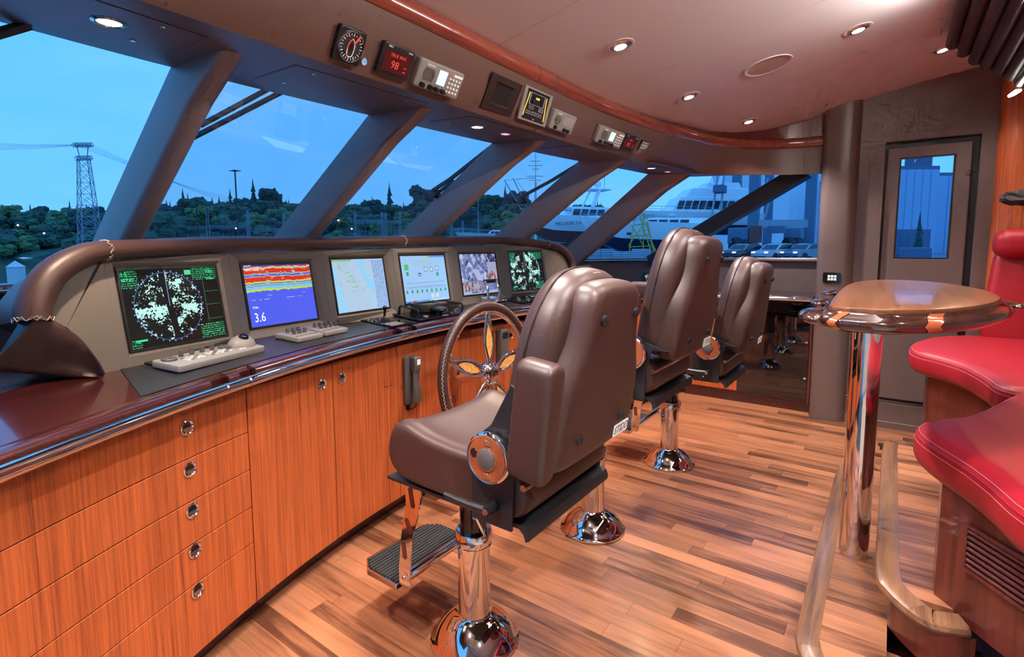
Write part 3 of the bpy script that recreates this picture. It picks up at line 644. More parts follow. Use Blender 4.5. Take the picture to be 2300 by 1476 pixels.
for i, (mn, lb) in enumerate(names):
    c, r, u, n = F[i]; M = frame_mat(c - n * .018, r, u); t = thing('monitor', lb, 'monitor', M=M, group='monitors in the instrument panel'); MON.append(t)
    o = MB().add([Vector((sx * SW / 2, sy * SH / 2, .0045)) for sx, sy in ((-1, -1), (1, -1), (1, 1), (-1, 1))], [(0, 1, 2, 3)]).build('screen', mn, t, smooth=0)
    w2, h2 = SW / 2, SH / 2
    MB().frame([Vector((sx * (w2 + .0055), sy * (h2 + .0055), 0)) for sx, sy in ((-1, -1), (1, -1), (1, 1), (-1, 1))], [Vector((sx * (w2 - .004), sy * (h2 - .004), 0)) for sx, sy in ((-1, -1), (1, -1), (1, 1), (-1, 1))], (0, 0, .008)).build('bezel', 'black_plastic', t, smooth=0)
    MB().box((0, 0, -.02), (SW, SH, .03)).build('case', 'black_plastic', t, smooth=0)
emit('glow_white', (.85, .9, 1), 1.1); emit('glow_green', (.05, .75, .32), 1.0); emit('glow_led', (1.0, .09, .06), .75); emit('glow_amber', (1.0, .55, .08), 1.2); emit('glow_blue', (.30, .50, 1.0), .9); emit('glow_lcd', (.62, .85, 1.0), 1.25)
text('3.6', .062, 'glow_white', MON[1], (-.14, -.105, .006), sx=.8); text('0.0kt', .015, 'glow_white', MON[1], (-.155, -.055, .006)); text('32.0V', .016, 'glow_white', MON[1], (-.165, .144, .006)); text('AUTO MODE  1, 2', .012, 'glow_white', MON[1], (-.13, .122, .006))
text('1.5', .02, 'glow_green', MON[0], (-.175, .128, .006)); text('60 P R1', .014, 'glow_green', MON[0], (-.165, .108, .006)); text('0.0kt', .016, 'glow_green', MON[0], (.16, .128, .006)); text('0.0kt', .016, 'glow_green', MON[0], (.16, .098, .006))
# faint lights in the screens' own glow
# ------------------------------------------------------------------ helm chairs (local: the post at the origin, facing +y)
def make_chair(label, raise_, arms=('up', 'down')):
    t = thing('helm_chair', label, 'chair', group='helm chairs on chrome pedestals'); R = raise_; Z0 = .67 + R
    MB().lathe([(.160, 0), (.164, .006), (.164, .013), (.158, .018), (.150, .030), (.128, .058), (.100, .082), (.078, .096), (.064, .104), (.060, .110)], 40).build('base', 'chrome', t, smooth=40)
    po = MB().lathe([(.0585, .105), (.0585, .372)], 32).build('post', 'chrome', t, smooth=40)
    MB().lathe([(.060, .368), (.066, .370), (.066, .378), (.0635, .380), (.0635, .384), (.067, .386), (.067, .424), (.064, .428), (.052, .428)], 32).build('collar', 'chrome', t, smooth=40)
    MB().lathe([(.050, .42), (.050, Z0 - .05), (.064, Z0 - .048), (.066, Z0 - .006)], 28).build('inner_post', 'black_gloss', t, smooth=40)
    for a, b in (((-.045, -.05, .50 + R * .4), (-.02, -.068, .43)), ((.06, .02, .41), (.115, -.01, .46))):
        h = MB().cyl(a, b, .0045, 8); h.cyl(Vector(a) + Vector((-.018, -.006, .012)), Vector(a) + Vector((.018, .006, -.004)), .006, 8); h.build('clamp_handle', 'chrome', t)
    # footrest: two slotted chrome brackets, a cross tube, a ribbed black platform
    fr = MB().cyl((-.19, .165, .275 + R), (.19, .165, .275 + R), .019, 16).build('foot_bar', 'chrome', t)
    for sx in (-1, 1):
        x = sx * .185
        P = [(.085, .655), (.155, .655), (.150, .55), (.178, .43), (.195, .30), (.195, .25), (.188, .238), (.150, .238), (.142, .25), (.130, .42), (.095, .52), (.075, .60)]
        mb = MB().prism([Vector((x, y, z + R)) for y, z in P], (-.003, 0, 0), (.003, 0, 0)); br = mb.build('foot_bracket', 'chrome', t, smooth=0)
        for yc, zc, L, an in ((.121, .585, .075, -.2), (.140, .475, .06, -.35), (.165, .375, .06, -.12)):
            M = Matrix.Translation((x - sx * .0 - .0036, yc, zc + R)) @ Matrix.Rotation(an, 4, 'X') @ Matrix.Rotation(-PI / 2, 4, 'Y') @ Matrix.Rotation(PI / 2, 4, 'Z')
            xf(MB().prism(rrect(.022, L, .0105, 5), (0, 0, -.0003), (0, 0, .0003)), M).build('slot', 'wood_red', br, smooth=0)
        MB().sphere((x - .004, .168, .275 + R), .009, 10, 6).build('bolt', 'steel', br)
    pl = MB().prism([Vector(p) for p in ((-.20, .20, 0), (.20, .20, 0), (.20, .36, 0), (.155, .42, 0), (-.155, .42, 0), (-.20, .36, 0))], (0, 0, .215 + R), (0, 0, .24 + R)).build('foot_platform', 'chrome', t, bevel=.004)
    for k in range(13):
        y = .212 + k * .0155; w = .19 if y < .36 else .19 - (y - .36) * .75
        MB().box((0, y, .2425 + R), (2 * w, .010, .006)).build('rib', 'rubber', pl, smooth=0)
    # pan and side plates of black steel
    MB().prism([Vector((0, y, z + R)) for y, z in ((.17, .665), (.17, .675), (-.385, .675), (-.405, .668), (-.412, .652), (-.412, .635), (-.402, .630), (-.395, .650), (-.38, .663))], (-.25, 0, 0), (.25, 0, 0)).build('seat_pan', 'black_metal', t, smooth=30)
    for sx in (-1, 1):
        x = sx * .268
        MB().prism([Vector((x, y, z + R)) for y, z in ((-.225, .66), (-.37, .66), (-.375, .80), (-.40, .88), (-.47, 1.02 if arms[0 if sx < 0 else 1] == 'up' else .885), (-.37, 1.08 if arms[0 if sx < 0 else 1] == 'up' else .915), (-.30, .955), (-.235, .90), (-.225, .83))], (-.005, 0, 0), (.005, 0, 0)).build('side_plate', 'black_metal', t, smooth=0, bevel=.002)
        M = frame_mat((sx * .274, -.31, .868 + R), (0, sx, 0), (0, 0, 1))
        d = xf(MB().lathe([(.066, 0), (.072, .006), (.075, .022), (.073, .030), (.068, .033), (.064, .031)], 32), M).build('recline_dial', 'chrome', t, smooth=50)
        xf(MB().lathe([(.064, .028), (.064, .0325)], 32), M).build('dial_face', 'wood_inlay', d, smooth=40); xf(MB().lathe([(.031, .031), (.030, .037), (.024, .040)], 24), M).build('dial_knob', 'phone_grey', d)
        xf(MB().lathe([(.034, .0315), (.0335, .0345), (.031, .0345)], 24), M).build('knob_ring', 'chrome', d)
        xf(MB().lathe([(.013, .032), (.012, .0345)], 14), M @ Matrix.Translation((sx * .044, .010, 0))).build('dial_hole', 'black_gloss', d)
        for yy in (.047, -.048): xf(MB().box((.004, yy, .033), (.022, .016, .004)), M).build('dial_clip', 'chrome', d, bevel=.003)
        # recline lever
        MB().cyl((sx * .272, -.315, .722 + R), (sx * .320, -.315, .722 + R), .015, 14).build('lever_pivot', 'black_plastic', t)
        lv = MB().tube([(sx * .308, -.315, .722 + R), (sx * .312, -.26, .722 + R), (sx * .318, -.20, .727 + R), (sx * .320, -.165, .732 + R)], [.016, .013, .010, .009], 10).build('lever', 'black_plastic', t)
        MB().lathe([(.009, 0), (.008, .003)], 12, Matrix.Translation((sx * .321, -.315, .722 + R)) @ Matrix.Rotation(sx * PI / 2, 4, 'Y')).build('lever_bolt', 'steel', lv)
        MB().sphere((sx * .274, -.285, .688 + R), .006, 8, 6).build('screw', 'steel', t)
    # seat cushion: high rolled front and side bolsters
    sec = [(-.395, .12), (-.41, .05), (-.39, .0), (-.30, -.005), (-.05, -.005), (.06, .0), (.125, .012), (.160, .05), (.168, .10), (.150, .160), (.110, .190), (.06, .188), (.0, .165), (-.12, .150), (-.30, .150), (-.37, .150)]
    rows = []
    for xx, k, dzz in ((-.258, .62, .0), (-.262, .86, .0), (-.250, .97, .010), (-.225, 1.0, .014), (-.190, 1.0, .006), (-.165, 1, -.008), (0, 1.0, -.014), (.165, 1, -.008), (.190, 1.0, .006), (.225, 1.0, .014), (.250, .97, .010), (.262, .86, .0), (.258, .62, .0)):
        rows.append([Vector((xx, -.12 + (y + .12) * (.55 + .45 * k if k < 1 else 1), Z0 + .012 + .085 + (z - .085) * k + (dzz if z > .1 else 0))) for y, z in sec])
    cu = MB().loft(rows, closed=True, caps=True).build('seat_cushion', 'leather', t, smooth=180, sub=1)
    for xx in (-.176, .176):
        MB().tube([Vector((xx, y, Z0 + .012 + z - .004)) for y, z in ((-.33, .150), (-.12, .150), (0, .162), (.06, .184), (.105, .188))], .0022, 6).build('seam', 'leather_dark', cu)
    MB().tube([Vector((x_, -.02, Z0 + .012 + .151 - .004 * (1 - abs(x_) / .176))) for x_ in (-.17, -.08, 0, .08, .17)], .002, 6).build('seam', 'leather_dark', cu)
    # backrest: wide front cushion with rounded head, shaped rear shell
    BM = Matrix.Translation((-.012, -.298, .858 + R)) @ Matrix.Rotation(math.radians(9.5), 4, 'X')
    def outl(prof): return [Vector((w, z, 0)) for w, z in prof] + [Vector((-w, z, 0)) for w, z in prof[::-1]]
    front = outl([(.10, .0), (.20, .004), (.240, .03), (.252, .10), (.254, .22), (.246, .32), (.226, .395), (.198, .455), (.158, .505), (.105, .538), (.05, .55)])
    back = outl([(.10, -.004), (.19, .0), (.232, .012), (.252, .045), (.256, .12), (.250, .20), (.230, .265), (.198, .325), (.176, .38), (.162, .45), (.150, .490), (.132, .514), (.104, .526), (.05, .530)])
    A = BM @ Matrix.Rotation(PI / 2, 4, 'X')          # outline xy -> x, z ; depth towards the rear (-y)
    fc = xf(pillow(front, .135, .052, 5), A).build('back_cushion', 'leather', t, smooth=180, sub=1)
    sh = xf(pillow(back, .105, .040, 5, crown=.006), A @ Matrix.Translation((0, 0, .095))).build('back_shell', 'leather', t, smooth=180, sub=1)
    MB().tube([A @ Vector((p.x * 1.002, p.y, .052)) for p in front[2:-2]], .0022, 6).build('piping', 'leather_dark', fc)
    MB().tube([A @ Vector((x_, .5435 - 3.4 * x_ * x_, .105)) for x_ in [k * .014 for k in range(-9, 10)]], .0016, 5).build('seam', 'thread', fc)
    for bx, bz in ((-.105, .435), (.105, .435), (-.135, .095), (.135, .095)):
        xf(MB().lathe([(.016, 0), (.0155, .006), (.011, .011), (.004, .013)], 16), A @ Matrix.Translation((bx, bz, .200))).build('button', 'black_plastic', sh)
    pm = A @ Matrix.Translation((.165, .045, .2032)) @ Matrix.Rotation(PI, 4, 'Y') @ Matrix.Rotation(0, 4, 'Z')
    pm = A @ Matrix.Translation((.150, .048, .2030))
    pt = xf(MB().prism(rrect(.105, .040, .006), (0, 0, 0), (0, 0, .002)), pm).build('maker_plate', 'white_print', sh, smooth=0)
    # lettering reads from behind the chair
    e = text('STIDD', .036, 'black_plastic', t, name='lettering', shear=.25); e.parent = sh
    e.matrix_local = A @ Matrix.Translation((.150, .048, .2052)) @ Matrix.Scale(1, 4)
    # armrests, folded up beside the back
    for sx in (-1, 1):
        am = arms[0 if sx < 0 else 1]; out = rrect(.084, .325, .036, 5); Ma = (Matrix.Translation((sx * .308, -.415, 1.015 + R)) @ Matrix.Rotation(math.radians(7), 4, 'X') @ Matrix.Rotation(PI / 2, 4, 'X')) if am == 'up' else (Matrix.Translation((sx * .318, -.20, 1.04 + R)))
        ar = xf(pillow(out, .115 if am == 'up' else .085, .022, 4), Ma).build('armrest', 'leather', t, smooth=180, sub=1)
        MB().tube([Ma @ Vector((p.x, p.y, .096 if am == 'up' else .066)) for p in inset(out, .004)] + [Ma @ Vector((*inset(out, .004)[0].xy, .096 if am == 'up' else .066))], .0018, 5).build('seam', 'leather_dark', ar)
    MB().cyl((-.26, -.40, .79 + R), (.26, -.40, .79 + R), .010, 10).build('hinge_rod', 'steel', t)
    return t
ch1 = make_chair('brown leather helm chair nearest the camera', 0); ch1.location = (1.395, 1.19, 0)
ch2 = make_chair('brown leather helm chair raised highest, middle of the three behind the wheel', .14, ('down', 'down')); ch2.location = (2.345, 1.19, 0)
ch3 = make_chair('brown leather helm chair farthest from the camera, before the smoked glass door', 0, ('down', 'down')); ch3.location = (3.385, 1.155, 0)

# ------------------------------------------------------------------ steering wheel
wm = frame_mat((2.327, 1.85, .724), (1, 0, 0), (0, .10, 1))
wh = thing('ship_helm', 'large leather rimmed chrome steering wheel with five petal spokes', 'steering wheel', M=wm)
RW = .392
def circ(r, z=0, n=64): return [Vector((r * math.cos(2 * PI * k / n), r * math.sin(2 * PI * k / n), z)) for k in range(n)]
rim = MB().tube(circ(RW), .026, 14, closed=True).build('rim', 'leather', wh, smooth=180)
st = MB(); Pst = []
for k in range(240):
    a = 2 * PI * k / 240; r = RW + .019 + (.004 if k % 2 else -.004); Pst.append(Vector((r * math.cos(a), r * math.sin(a), .018 + (0 if k % 2 else .002))))
st.tube(Pst, .0014, 4, closed=True).build('stitching', 'thread', rim, smooth=0)
# chrome inner band with scallops
rows = [[Vector((r * math.cos(2 * PI * k / 90), r * math.sin(2 * PI * k / 90), z)) for k in range(90)] for r, z in ((RW - .022, -.014), (RW - .040, -.010), (RW - .046, 0), (RW - .040, .010), (RW - .022, .014))]
MB().loft([r + [r[0]] for r in rows]).build('inner_band', 'chrome', wh, smooth=60)
for k in range(20):
    a = 2 * PI * (k + .5) / 20; MB().sphere((.358 * math.cos(a), .358 * math.sin(a), .012), .006, 8, 6).build('stud', 'chrome', wh)
for k in range(5):
    M = Matrix.Rotation(math.radians(86 + 72 * k), 4, 'Z')
    L = [(.055, .012), (.10, .026), (.17, .040), (.23, .036), (.30, .018), (.352, .012)]
    P = [Vector((x_, w, .004)) for x_, w in L] + [Vector((x_, -w, .004)) for x_, w in L[::-1]]
    s_ = xf(MB().tube(spline(P, 3), .0085, 8), M).build('spoke', 'chrome', wh, smooth=60)
    I = [(.085, .0), (.12, .018), (.17, .030), (.22, .027), (.265, .014), (.29, 0)]; I = [Vector((x_, w, 0)) for x_, w in I] + [Vector((x_, -w, 0)) for x_, w in I[-2:0:-1]]
    xf(MB().prism(I, (0, 0, -.002), (0, 0, .004)), M).build('inlay', 'burl', s_, smooth=0)
    xf(MB().frame([p * 1 + Vector((0, 0, .004)) for p in inset(I, -.006)], [p + Vector((0, 0, .004)) for p in inset(I, .001)], (0, 0, .004)), M).build('inlay_frame', 'chrome', s_, smooth=0)
hub = MB().lathe([(.072, -.02), (.074, .0), (.066, .012), (.060, .020), (.052, .022), (.046, .030), (.030, .036), (.010, .038)], 28).build('hub', 'chrome', wh, smooth=40)
for k in range(10):
    a = 2 * PI * k / 10; MB().sphere((.056 * math.cos(a), .056 * math.sin(a), .018), .009, 8, 6).build('hub_stud', 'chrome', hub)
MB().lathe([(.050, -.24), (.050, -.20), (.034, -.18), (.030, -.05), (.042, -.02)], 24).build('shaft', 'chrome', wh, smooth=40)
# ------------------------------------------------------------------ telephone on the helm front
PM = fframe(1.945, -.002, .735)
ph = thing('telephone_handset', 'grey wall telephone handset on the wood front beside the steering wheel', 'telephone', M=PM)
xf(pillow(rrect(.085, .265, .014), .022, .006, 3), Matrix.Translation((-.006, 0, 0))).build('cradle', 'phone_grey', ph, smooth=60)
hd = xf(MB().prism([Vector((y, z, 0)) for y, z in ((.128, .024), (.128, .052), (.118, .060), (.055, .060), (.035, .050), (-.03, .050), (-.055, .062), (-.120, .062), (-.128, .052), (-.128, .024), (-.085, .024), (-.07, .034), (.04, .034), (.06, .024))], (0, 0, -.024), (0, 0, .024)), Matrix(((0, 0, 1, .010), (1, 0, 0, 0), (0, 1, 0, 0), (0, 0, 0, 1)))).build('handset', 'phone_grey', ph, bevel=.006, seg=3)
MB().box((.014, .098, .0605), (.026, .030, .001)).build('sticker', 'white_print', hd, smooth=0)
MB().tube([(.012, -.132, .04), (.012, -.15, .035), (.002, -.165, .018), (-.012, -.158, .006)], .0035, 8).build('cord', 'black_plastic', ph)
MB().lathe([(.014, 0), (.014, .004), (.010, .004)], 14, Matrix.Translation((-.014, -.158, 0))).build('cord_socket', 'black_gloss', ph)
PM = fframe(2.76, -.002, .80)
p2 = thing('intercom_box', 'small grey box on the wood front right of the steering wheel', 'intercom', M=PM); xf(pillow(rrect(.075, .22, .01), .05, .006, 3), Matrix()).build('body', 'phone_grey', p2); MB().box((0, .07, .051), (.05, .04, .003)).build('grille', 'black_plastic', p2)
# ------------------------------------------------------------------ starboard cabinet and worktop below the side window
rc = thing('glass_cabinet', 'starboard cabinet with smoked glass door and wooden side panel', 'cabinet')
MB().box((5.33, 1.07, .53), (.38, 1.08, .88)).build('body', 'wood_red', rc, smooth=0)
MB().box((5.136, 1.37, .535), (.016, .485, .86)).build('side_panel', 'wood_front', rc, bevel=.002)
gd = MB().box((5.131, .838, .535), (.010, .57, .86)).build('glass_door', 'smoked', rc, bevel=.002)
for z in (.30, .62): MB().box((5.124, .572, z), (.008, .024, .018)).build('clip', 'steel', gd, bevel=.003)
MB().box((5.135, .541, .53), (.018, .022, .90)).build('stile', 'wood_red', rc, bevel=.003)
struct('baseboard_side', MB().box((5.16, 1.07, .047), (.03, 1.10, .094)), 'wood_dark', 'dark red plinth below the glass cabinet')
sw = thing('side_worktop', 'mahogany side worktop with chrome edge under the side window', 'worktop')
MB().prism([Vector(p) for p in ((4.99, .525, 0), (5.49, .525, 0), (5.49, 2.25, 0), (5.0, 1.70, 0))], (0, 0, .995), (0, 0, 1.03)).build('worktop', 'wood_dark', sw, bevel=.006)
MB().tube([(4.978, .527, 1.005), (4.978, 1.68, 1.005)], .018, 14).build('chrome_rail', 'chrome', sw)
for y in (.80, .66, 1.08): MB().tube([(4.978, y - .004, 1.005), (4.978, y + .004, 1.005)], .0195, 14).build('rail_joint', 'steel', sw)
for y in (.72, .92, 1.40):
    xf(MB().lathe([(.05, 0), (.046, .003), (.030, .003)], 20), Matrix.Translation((5.03, y, 1.0305)) @ Matrix.Diagonal((.7, 1, .4, 1))).build('finger_recess', 'black_gloss', sw)
def wallplate(name, label, cat, p, x, y):
    t = thing(name, label, cat, M=frame_mat(p, x, y)); return t
sp = wallplate('switch_panel', 'black light switch with six lit keys on the pillar', 'switch', (4.993, .401, 1.194), (0, -1, 0), (0, 0, 1))
MB().prism(rrect(.125, .085, .010), (0, 0, 0), (0, 0, .006)).build('plate', 'black_gloss', sp, smooth=30)
for i in range(3):
    for j in range(2): MB().box((-.020 + i * .022, -.012 + j * .024, .0065), (.017, .018, .003)).build('key', 'glow_key' if 'glow_key' in MATS else 'white_print', sp, bevel=.001)
emit('glow_key', (1, .93, .75), 1.1)
for k in sp.children:
    if k.name.startswith('key'): k.data.materials[0] = MATS['glow_key']
ot = wallplate('power_outlet', 'black wall outlet with a plug behind the helm chairs', 'outlet', (5.44, 2.12, 1.135), (.25, -1, 0), (0, 0, 1))
MB().prism(rrect(.13, .085, .006), (0, 0, .0), (0, 0, .012)).build('plate', 'black_plastic', ot, smooth=30); MB().box((.01, 0, .013), (.08, .05, .004)).build('socket', 'grey_plastic', ot); MB().box((-.03, .0, .025), (.022, .022, .03)).build('plug', 'white_print', ot)
MB().tube([(-.03, -.01, .035), (-.02, -.05, .04), (.06, -.085, .03), (.12, -.10, .03)], .003, 6).build('cord', 'white_print', ot)
# ------------------------------------------------------------------ raised platform with two walnut steps
def sweep(path, prof, closed=False):
    """prof: (out, z) pairs; out is to the left-hand side (the forward side) of the path"""
    P = [Vector(p) for p in path]; rows = []
    for i, p in enumerate(P):
        d = (P[min(i + 1, len(P) - 1)] - P[max(i - 1, 0)]); d.z = 0; d.normalize(); n = Vector((d.y, -d.x, 0)); rows.append([p + n * a + Vector((0, 0, b)) for a, b in prof])
    return MB().loft(rows, closed=True, caps=True)
NP = [(0, 0), (-.052, 0), (-.056, -.006), (-.056, -.034), (.0, -.036), (.012, -.032), (.018, -.020), (.014, -.006)]
ls = thing('lower_step', 'low walnut step with rounded nosing carrying the table post', 'step')
lo_path = spline([(1.55, -.75, .16), (1.64, -.15, .16), (1.70, .06, .16), (1.77, .14, .16), (1.87, .178, .16), (2.0, .185, .16), (2.6, .187, .16), (3.2, .187, .16), (3.52, .185, .16), (3.62, .165, .16), (3.67, .11, .16), (3.68, .02, .16)], 4)
def split_path(path, n):
    L = len(path) - 1; return [path[int(L * k / n):int(L * (k + 1) / n) + 1] for k in range(n)]
lo_path = lo_path[::-1]
for seg in split_path(lo_path, 3): sweep(seg, NP).build('nosing', 'wood_step', ls, smooth=40)
MB().loft([[p + Vector((0, -.012, -.034)) for p in lo_path], [Vector((p.x, p.y - .012, 0)) for p in lo_path]]).build('riser', 'wood_dark', ls, smooth=40)
MB().prism([Vector((p.x, p.y - .02, 0)) for p in lo_path] + [Vector((2.0, -.75, 0)), Vector((2.0, -.05, 0)), Vector((3.6, -.05, 0))], (0, 0, .09), (0, 0, .136)).build('deck', 'wood_step', ls, smooth=0)
x = 1.78
while x < 3.58:
    plank(x, -.05, .19, .159, ls, 'wood_floor'); x += .0805
for x, y0, L in ((1.70, -.34, .35), (1.78, -.35, .30)): plank(x, y0, L, .159, ls)
us = thing('upper_step', 'upper walnut step with rounded nosing in front of the red settee', 'step')
up_path = spline([(3.72, -.30, .32), (3.73, -.12, .32), (3.70, -.05, .32), (3.62, -.025, .32), (3.2, -.022, .32), (2.6, -.022, .32), (2.16, -.026, .32), (2.07, -.05, .32), (1.99, -.105, .32), (1.955, -.155, .32), (1.985, -.24, .32)], 4)
for a, b in ((0, 16), (16, 32), (32, 40)): sweep(up_path[a:b + 1], NP).build('nosing', 'wood_step', us, smooth=40)
MB().loft([[p + Vector((.0, -.02, -.034)) for p in up_path], [Vector((p.x, p.y - .02, .16)) for p in up_path]]).build('riser', 'wood_red', us, smooth=40)
MB().box((2.9, -.165, .30), (1.6, .26, .02)).build('deck', 'black_plastic', us, smooth=0)
x = 2.09
while x < 3.66:
    plank(x, -.36 if x > 2.2 else -.22, .29 if x > 2.2 else .15, .319, us); x += .0805
# ------------------------------------------------------------------ red leather settee on the platform
se = thing('settee', 'curved red leather settee on a mahogany base with louvred vent', 'settee')
ZT, ZB = .84, .70
def poly(pts): return [Vector((a, b, 0)) for a, b in pts]
nearp = spline(poly([(1.1, -1.5), (1.2, -.75), (1.45, -.42), (1.65, -.285), (1.82, -.235), (1.95, -.19), (2.09, -.125), (2.20, -.092), (2.30, -.098), (2.40, -.15), (2.50, -.235), (2.75, -.345), (3.0, -.44), (3.15, -.56), (3.2, -1.0), (3.2, -1.5)]), 3)
farp = spline(poly([(3.16, -1.5), (3.08, -.9), (3.0, -.50), (3.05, -.40), (3.25, -.372), (3.5, -.315), (3.66, -.23), (3.78, -.14), (3.92, -.108), (4.10, -.115), (4.35, -.18), (4.55, -.3), (4.7, -.5), (4.75, -1.0), (4.75, -1.5)]), 3)
def cushion(pl, z0, z1, r, name, m, crown=.0):
    o = pillow(pl, z1 - z0, r, 5); xf(o, Matrix.Translation((0, 0, z0))); return o.build(name, m, se, smooth=180)
cn = cushion(nearp, ZB, ZT, .055, 'seat_cushion', 'red_leather'); cf = cushion(farp, ZB + .005, ZT + .012, .055, 'seat_cushion', 'red_leather')
for pl, c, z in ((nearp, cn, ZT), (farp, cf, ZT + .012)):
    s_ = [p for p in pl if p.y > -1.2]; ii = inset(pl, .006); s2 = [q_ for p, q_ in zip(pl, ii) if p.y > -1.2]
    MB().tube([Vector((p.x, p.y, z - .030)) for p in s2], .003, 6).build('piping', 'red_leather', c)
    for dzz, inn in ((-.018, .013), (-.044, .0015)):
        ii = inset(pl, inn); P = [Vector((q_.x, q_.y, z + dzz)) for p, q_ in zip(pl, ii) if p.y > -1.2]
        MB().tube(P, .0009, 4).build('stitching', 'thread_red', c, smooth=0)
# base panels
bpath = [(1.2, -.86), (2.11, -.165), (2.20, -.165), (2.30, -.27), (2.6, -.46), (3.0, -.56), (3.4, -.46), (3.7, -.33), (3.84, -.20), (3.95, -.19), (4.0, -.25), (4.05, -1.4)]
MB().loft([[Vector((a, b, z)) for a, b in bpath] for z in (.30, ZB + .02)]).build('base', 'wood_red', se, smooth=25)
pa, pb = Vector((2.11, -.165, 0)), Vector((1.2, -.86, 0)); d = (pb - pa).normalized(); nn = Vector((-d.y, d.x, 0)); nn = nn if nn.dot(Vector((-1, 1, 0))) > 0 else -nn
vm = frame_mat(pa + d * .40 + nn * .003 + Vector((0, 0, .545)), d, (0, 0, 1)); 
if (vm.to_3x3() @ Vector((0, 0, 1))).dot(nn) < 0: vm = frame_mat(pa + d * .40 + nn * .003 + Vector((0, 0, .545)), -d, (0, 0, 1))
v_ = xf(MB().frame([Vector((sx * .30, sy * .073, 0)) for sx, sy in ((-1, -1), (1, -1), (1, 1), (-1, 1))], [Vector((sx * .288, sy * .062, 0)) for sx, sy in ((-1, -1), (1, -1), (1, 1), (-1, 1))], (0, 0, .010)), vm).build('vent_frame', 'wood_red', se, smooth=0, bevel=.002)
xf(MB().add([Vector((sx * .29, sy * .064, .0008)) for sx, sy in ((-1, -1), (1, -1), (1, 1), (-1, 1))], [(0, 1, 2, 3)]), vm).build('vent_backing', 'black_plastic', v_, smooth=0)
for k in range(7): xf(MB().box((0, -.053 + k * .0177, .006), (.574, .010, .008), Matrix.Rotation(.5, 3, 'X')), vm).build('slat', 'wood_red', v_, bevel=.002)
# backrest at the far end, with a rolled head cushion
bo = [Vector((y, z, 0)) for y, z in ((-1.5, .82), (-.53, .82), (-.495, .86), (-.50, 1.0), (-.525, 1.2), (-.54, 1.36), (-.56, 1.42), (-1.5, 1.42))]
BX = Matrix(((0, 0, 1, 4.60), (1, 0, 0, 0), (0, 1, 0, 0), (0, 0, 0, 1))) @ Matrix.Shear('XY', 4, (0, 0))
o = pillow(bo, .16, .035, 4); xf(o, BX); o.v = [Vector((p.x + .10 * (p.z - .82), p.y, p.z)) for p in o.v]; o.build('backrest', 'red_leather', se, smooth=180)
ho = rrect(.95, .19, .075, 5); o = pillow(ho, .20, .07, 5); xf(o, Matrix(((0, 0, 1, 4.58), (1, 0, 0, -1.0), (0, 1, 0, 1.462), (0, 0, 0, 1)))); o.build('head_cushion', 'red_leather', se, smooth=180)
# ------------------------------------------------------------------ pedestal table
tb = thing('pedestal_table', 'oval polished wood table with dark bullnose rim on chrome post', 'table')
to = spline(poly([(1.705, .10), (1.73, .135), (1.80, .146), (2.1, .156), (2.6, .160), (2.85, .150), (3.05, .120), (3.2, .060), (3.25, -.01), (3.20, -.125), (3.0, -.225), (2.69, -.285), (2.45, -.297), (2.28, -.285), (2.08, -.238), (1.88, -.158), (1.76, -.066), (1.705, .01)]) + poly([(1.705, .10)]), 3)[:-1]
xf(pillow(to, .020, .004, 2), Matrix.Translation((0, 0, 1.262))).build('table_top', 'wood_table', tb, smooth=40)
def ringrow(dd, z): return [Vector((p.x, p.y, z)) for p in inset(to, -dd)]
RP = [(-.03, 1.2685), (.0, 1.2695), (.008, 1.271), (.012, 1.263), (.020, 1.258), (.032, 1.250), (.036, 1.240), (.032, 1.229), (.018, 1.220), (-.03, 1.214)]
rows = [ringrow(a, z) for a, z in RP]
MB().loft([r + [r[0]] for r in rows]).build('bullnose', 'wood_nose', tb, smooth=60)
und = MB(); und.prism(inset(to, .02), (0, 0, 1.212), (0, 0, 1.262)); und.build('underframe', 'wood_nose', tb, smooth=30)
def near_i(u, v):
    p = PZ(u, v, 1.24); return min(range(len(to)), key=lambda i: (to[i] - Vector((p.x, p.y, 0))).length)
n_ = len(to)
for i0 in (near_i(1908, 728), near_i(2072, 724)):
    rr = []
    for a, z in RP[2:]:
        o_ = inset(to, -(a + .003)); t_ = (z - 1.24) / .03; k = 1.0 - abs(t_) * .9
        pts_ = []
        for s_ in (-.55, 0, .55):
            f = (i0 + s_ + k * 1.1) % n_; i1 = int(f) % n_; p = o_[i1].lerp(o_[(i1 + 1) % n_], f - int(f)); pts_.append(Vector((p.x, p.y, z)))
        rr.append(pts_)
    MB().loft(rr).build('inlay_band', 'wood_inlay', tb, smooth=60)
for c, sc, rz in (((1.80, .182, 1.243), (.125, .045, .022), .12), ((2.16, .205, 1.252), (.11, .030, .012), .05), ((2.55, .208, 1.258), (.12, .028, .010), 0), ((2.47, -.335, 1.250), (.14, .036, .012), .1)):
    xf(MB().sphere((0, 0, 0), 1, 16, 10), Matrix.Translation(c) @ Matrix.Rotation(rz, 4, 'Z') @ Matrix.Diagonal((*sc, 1))).build('horn', 'wood_nose', tb, smooth=180)
MB().lathe([(.054, .16), (.054, 1.214)], 36, Matrix.Translation((2.545, .072, 0))).build('post', 'chrome', tb, smooth=40)
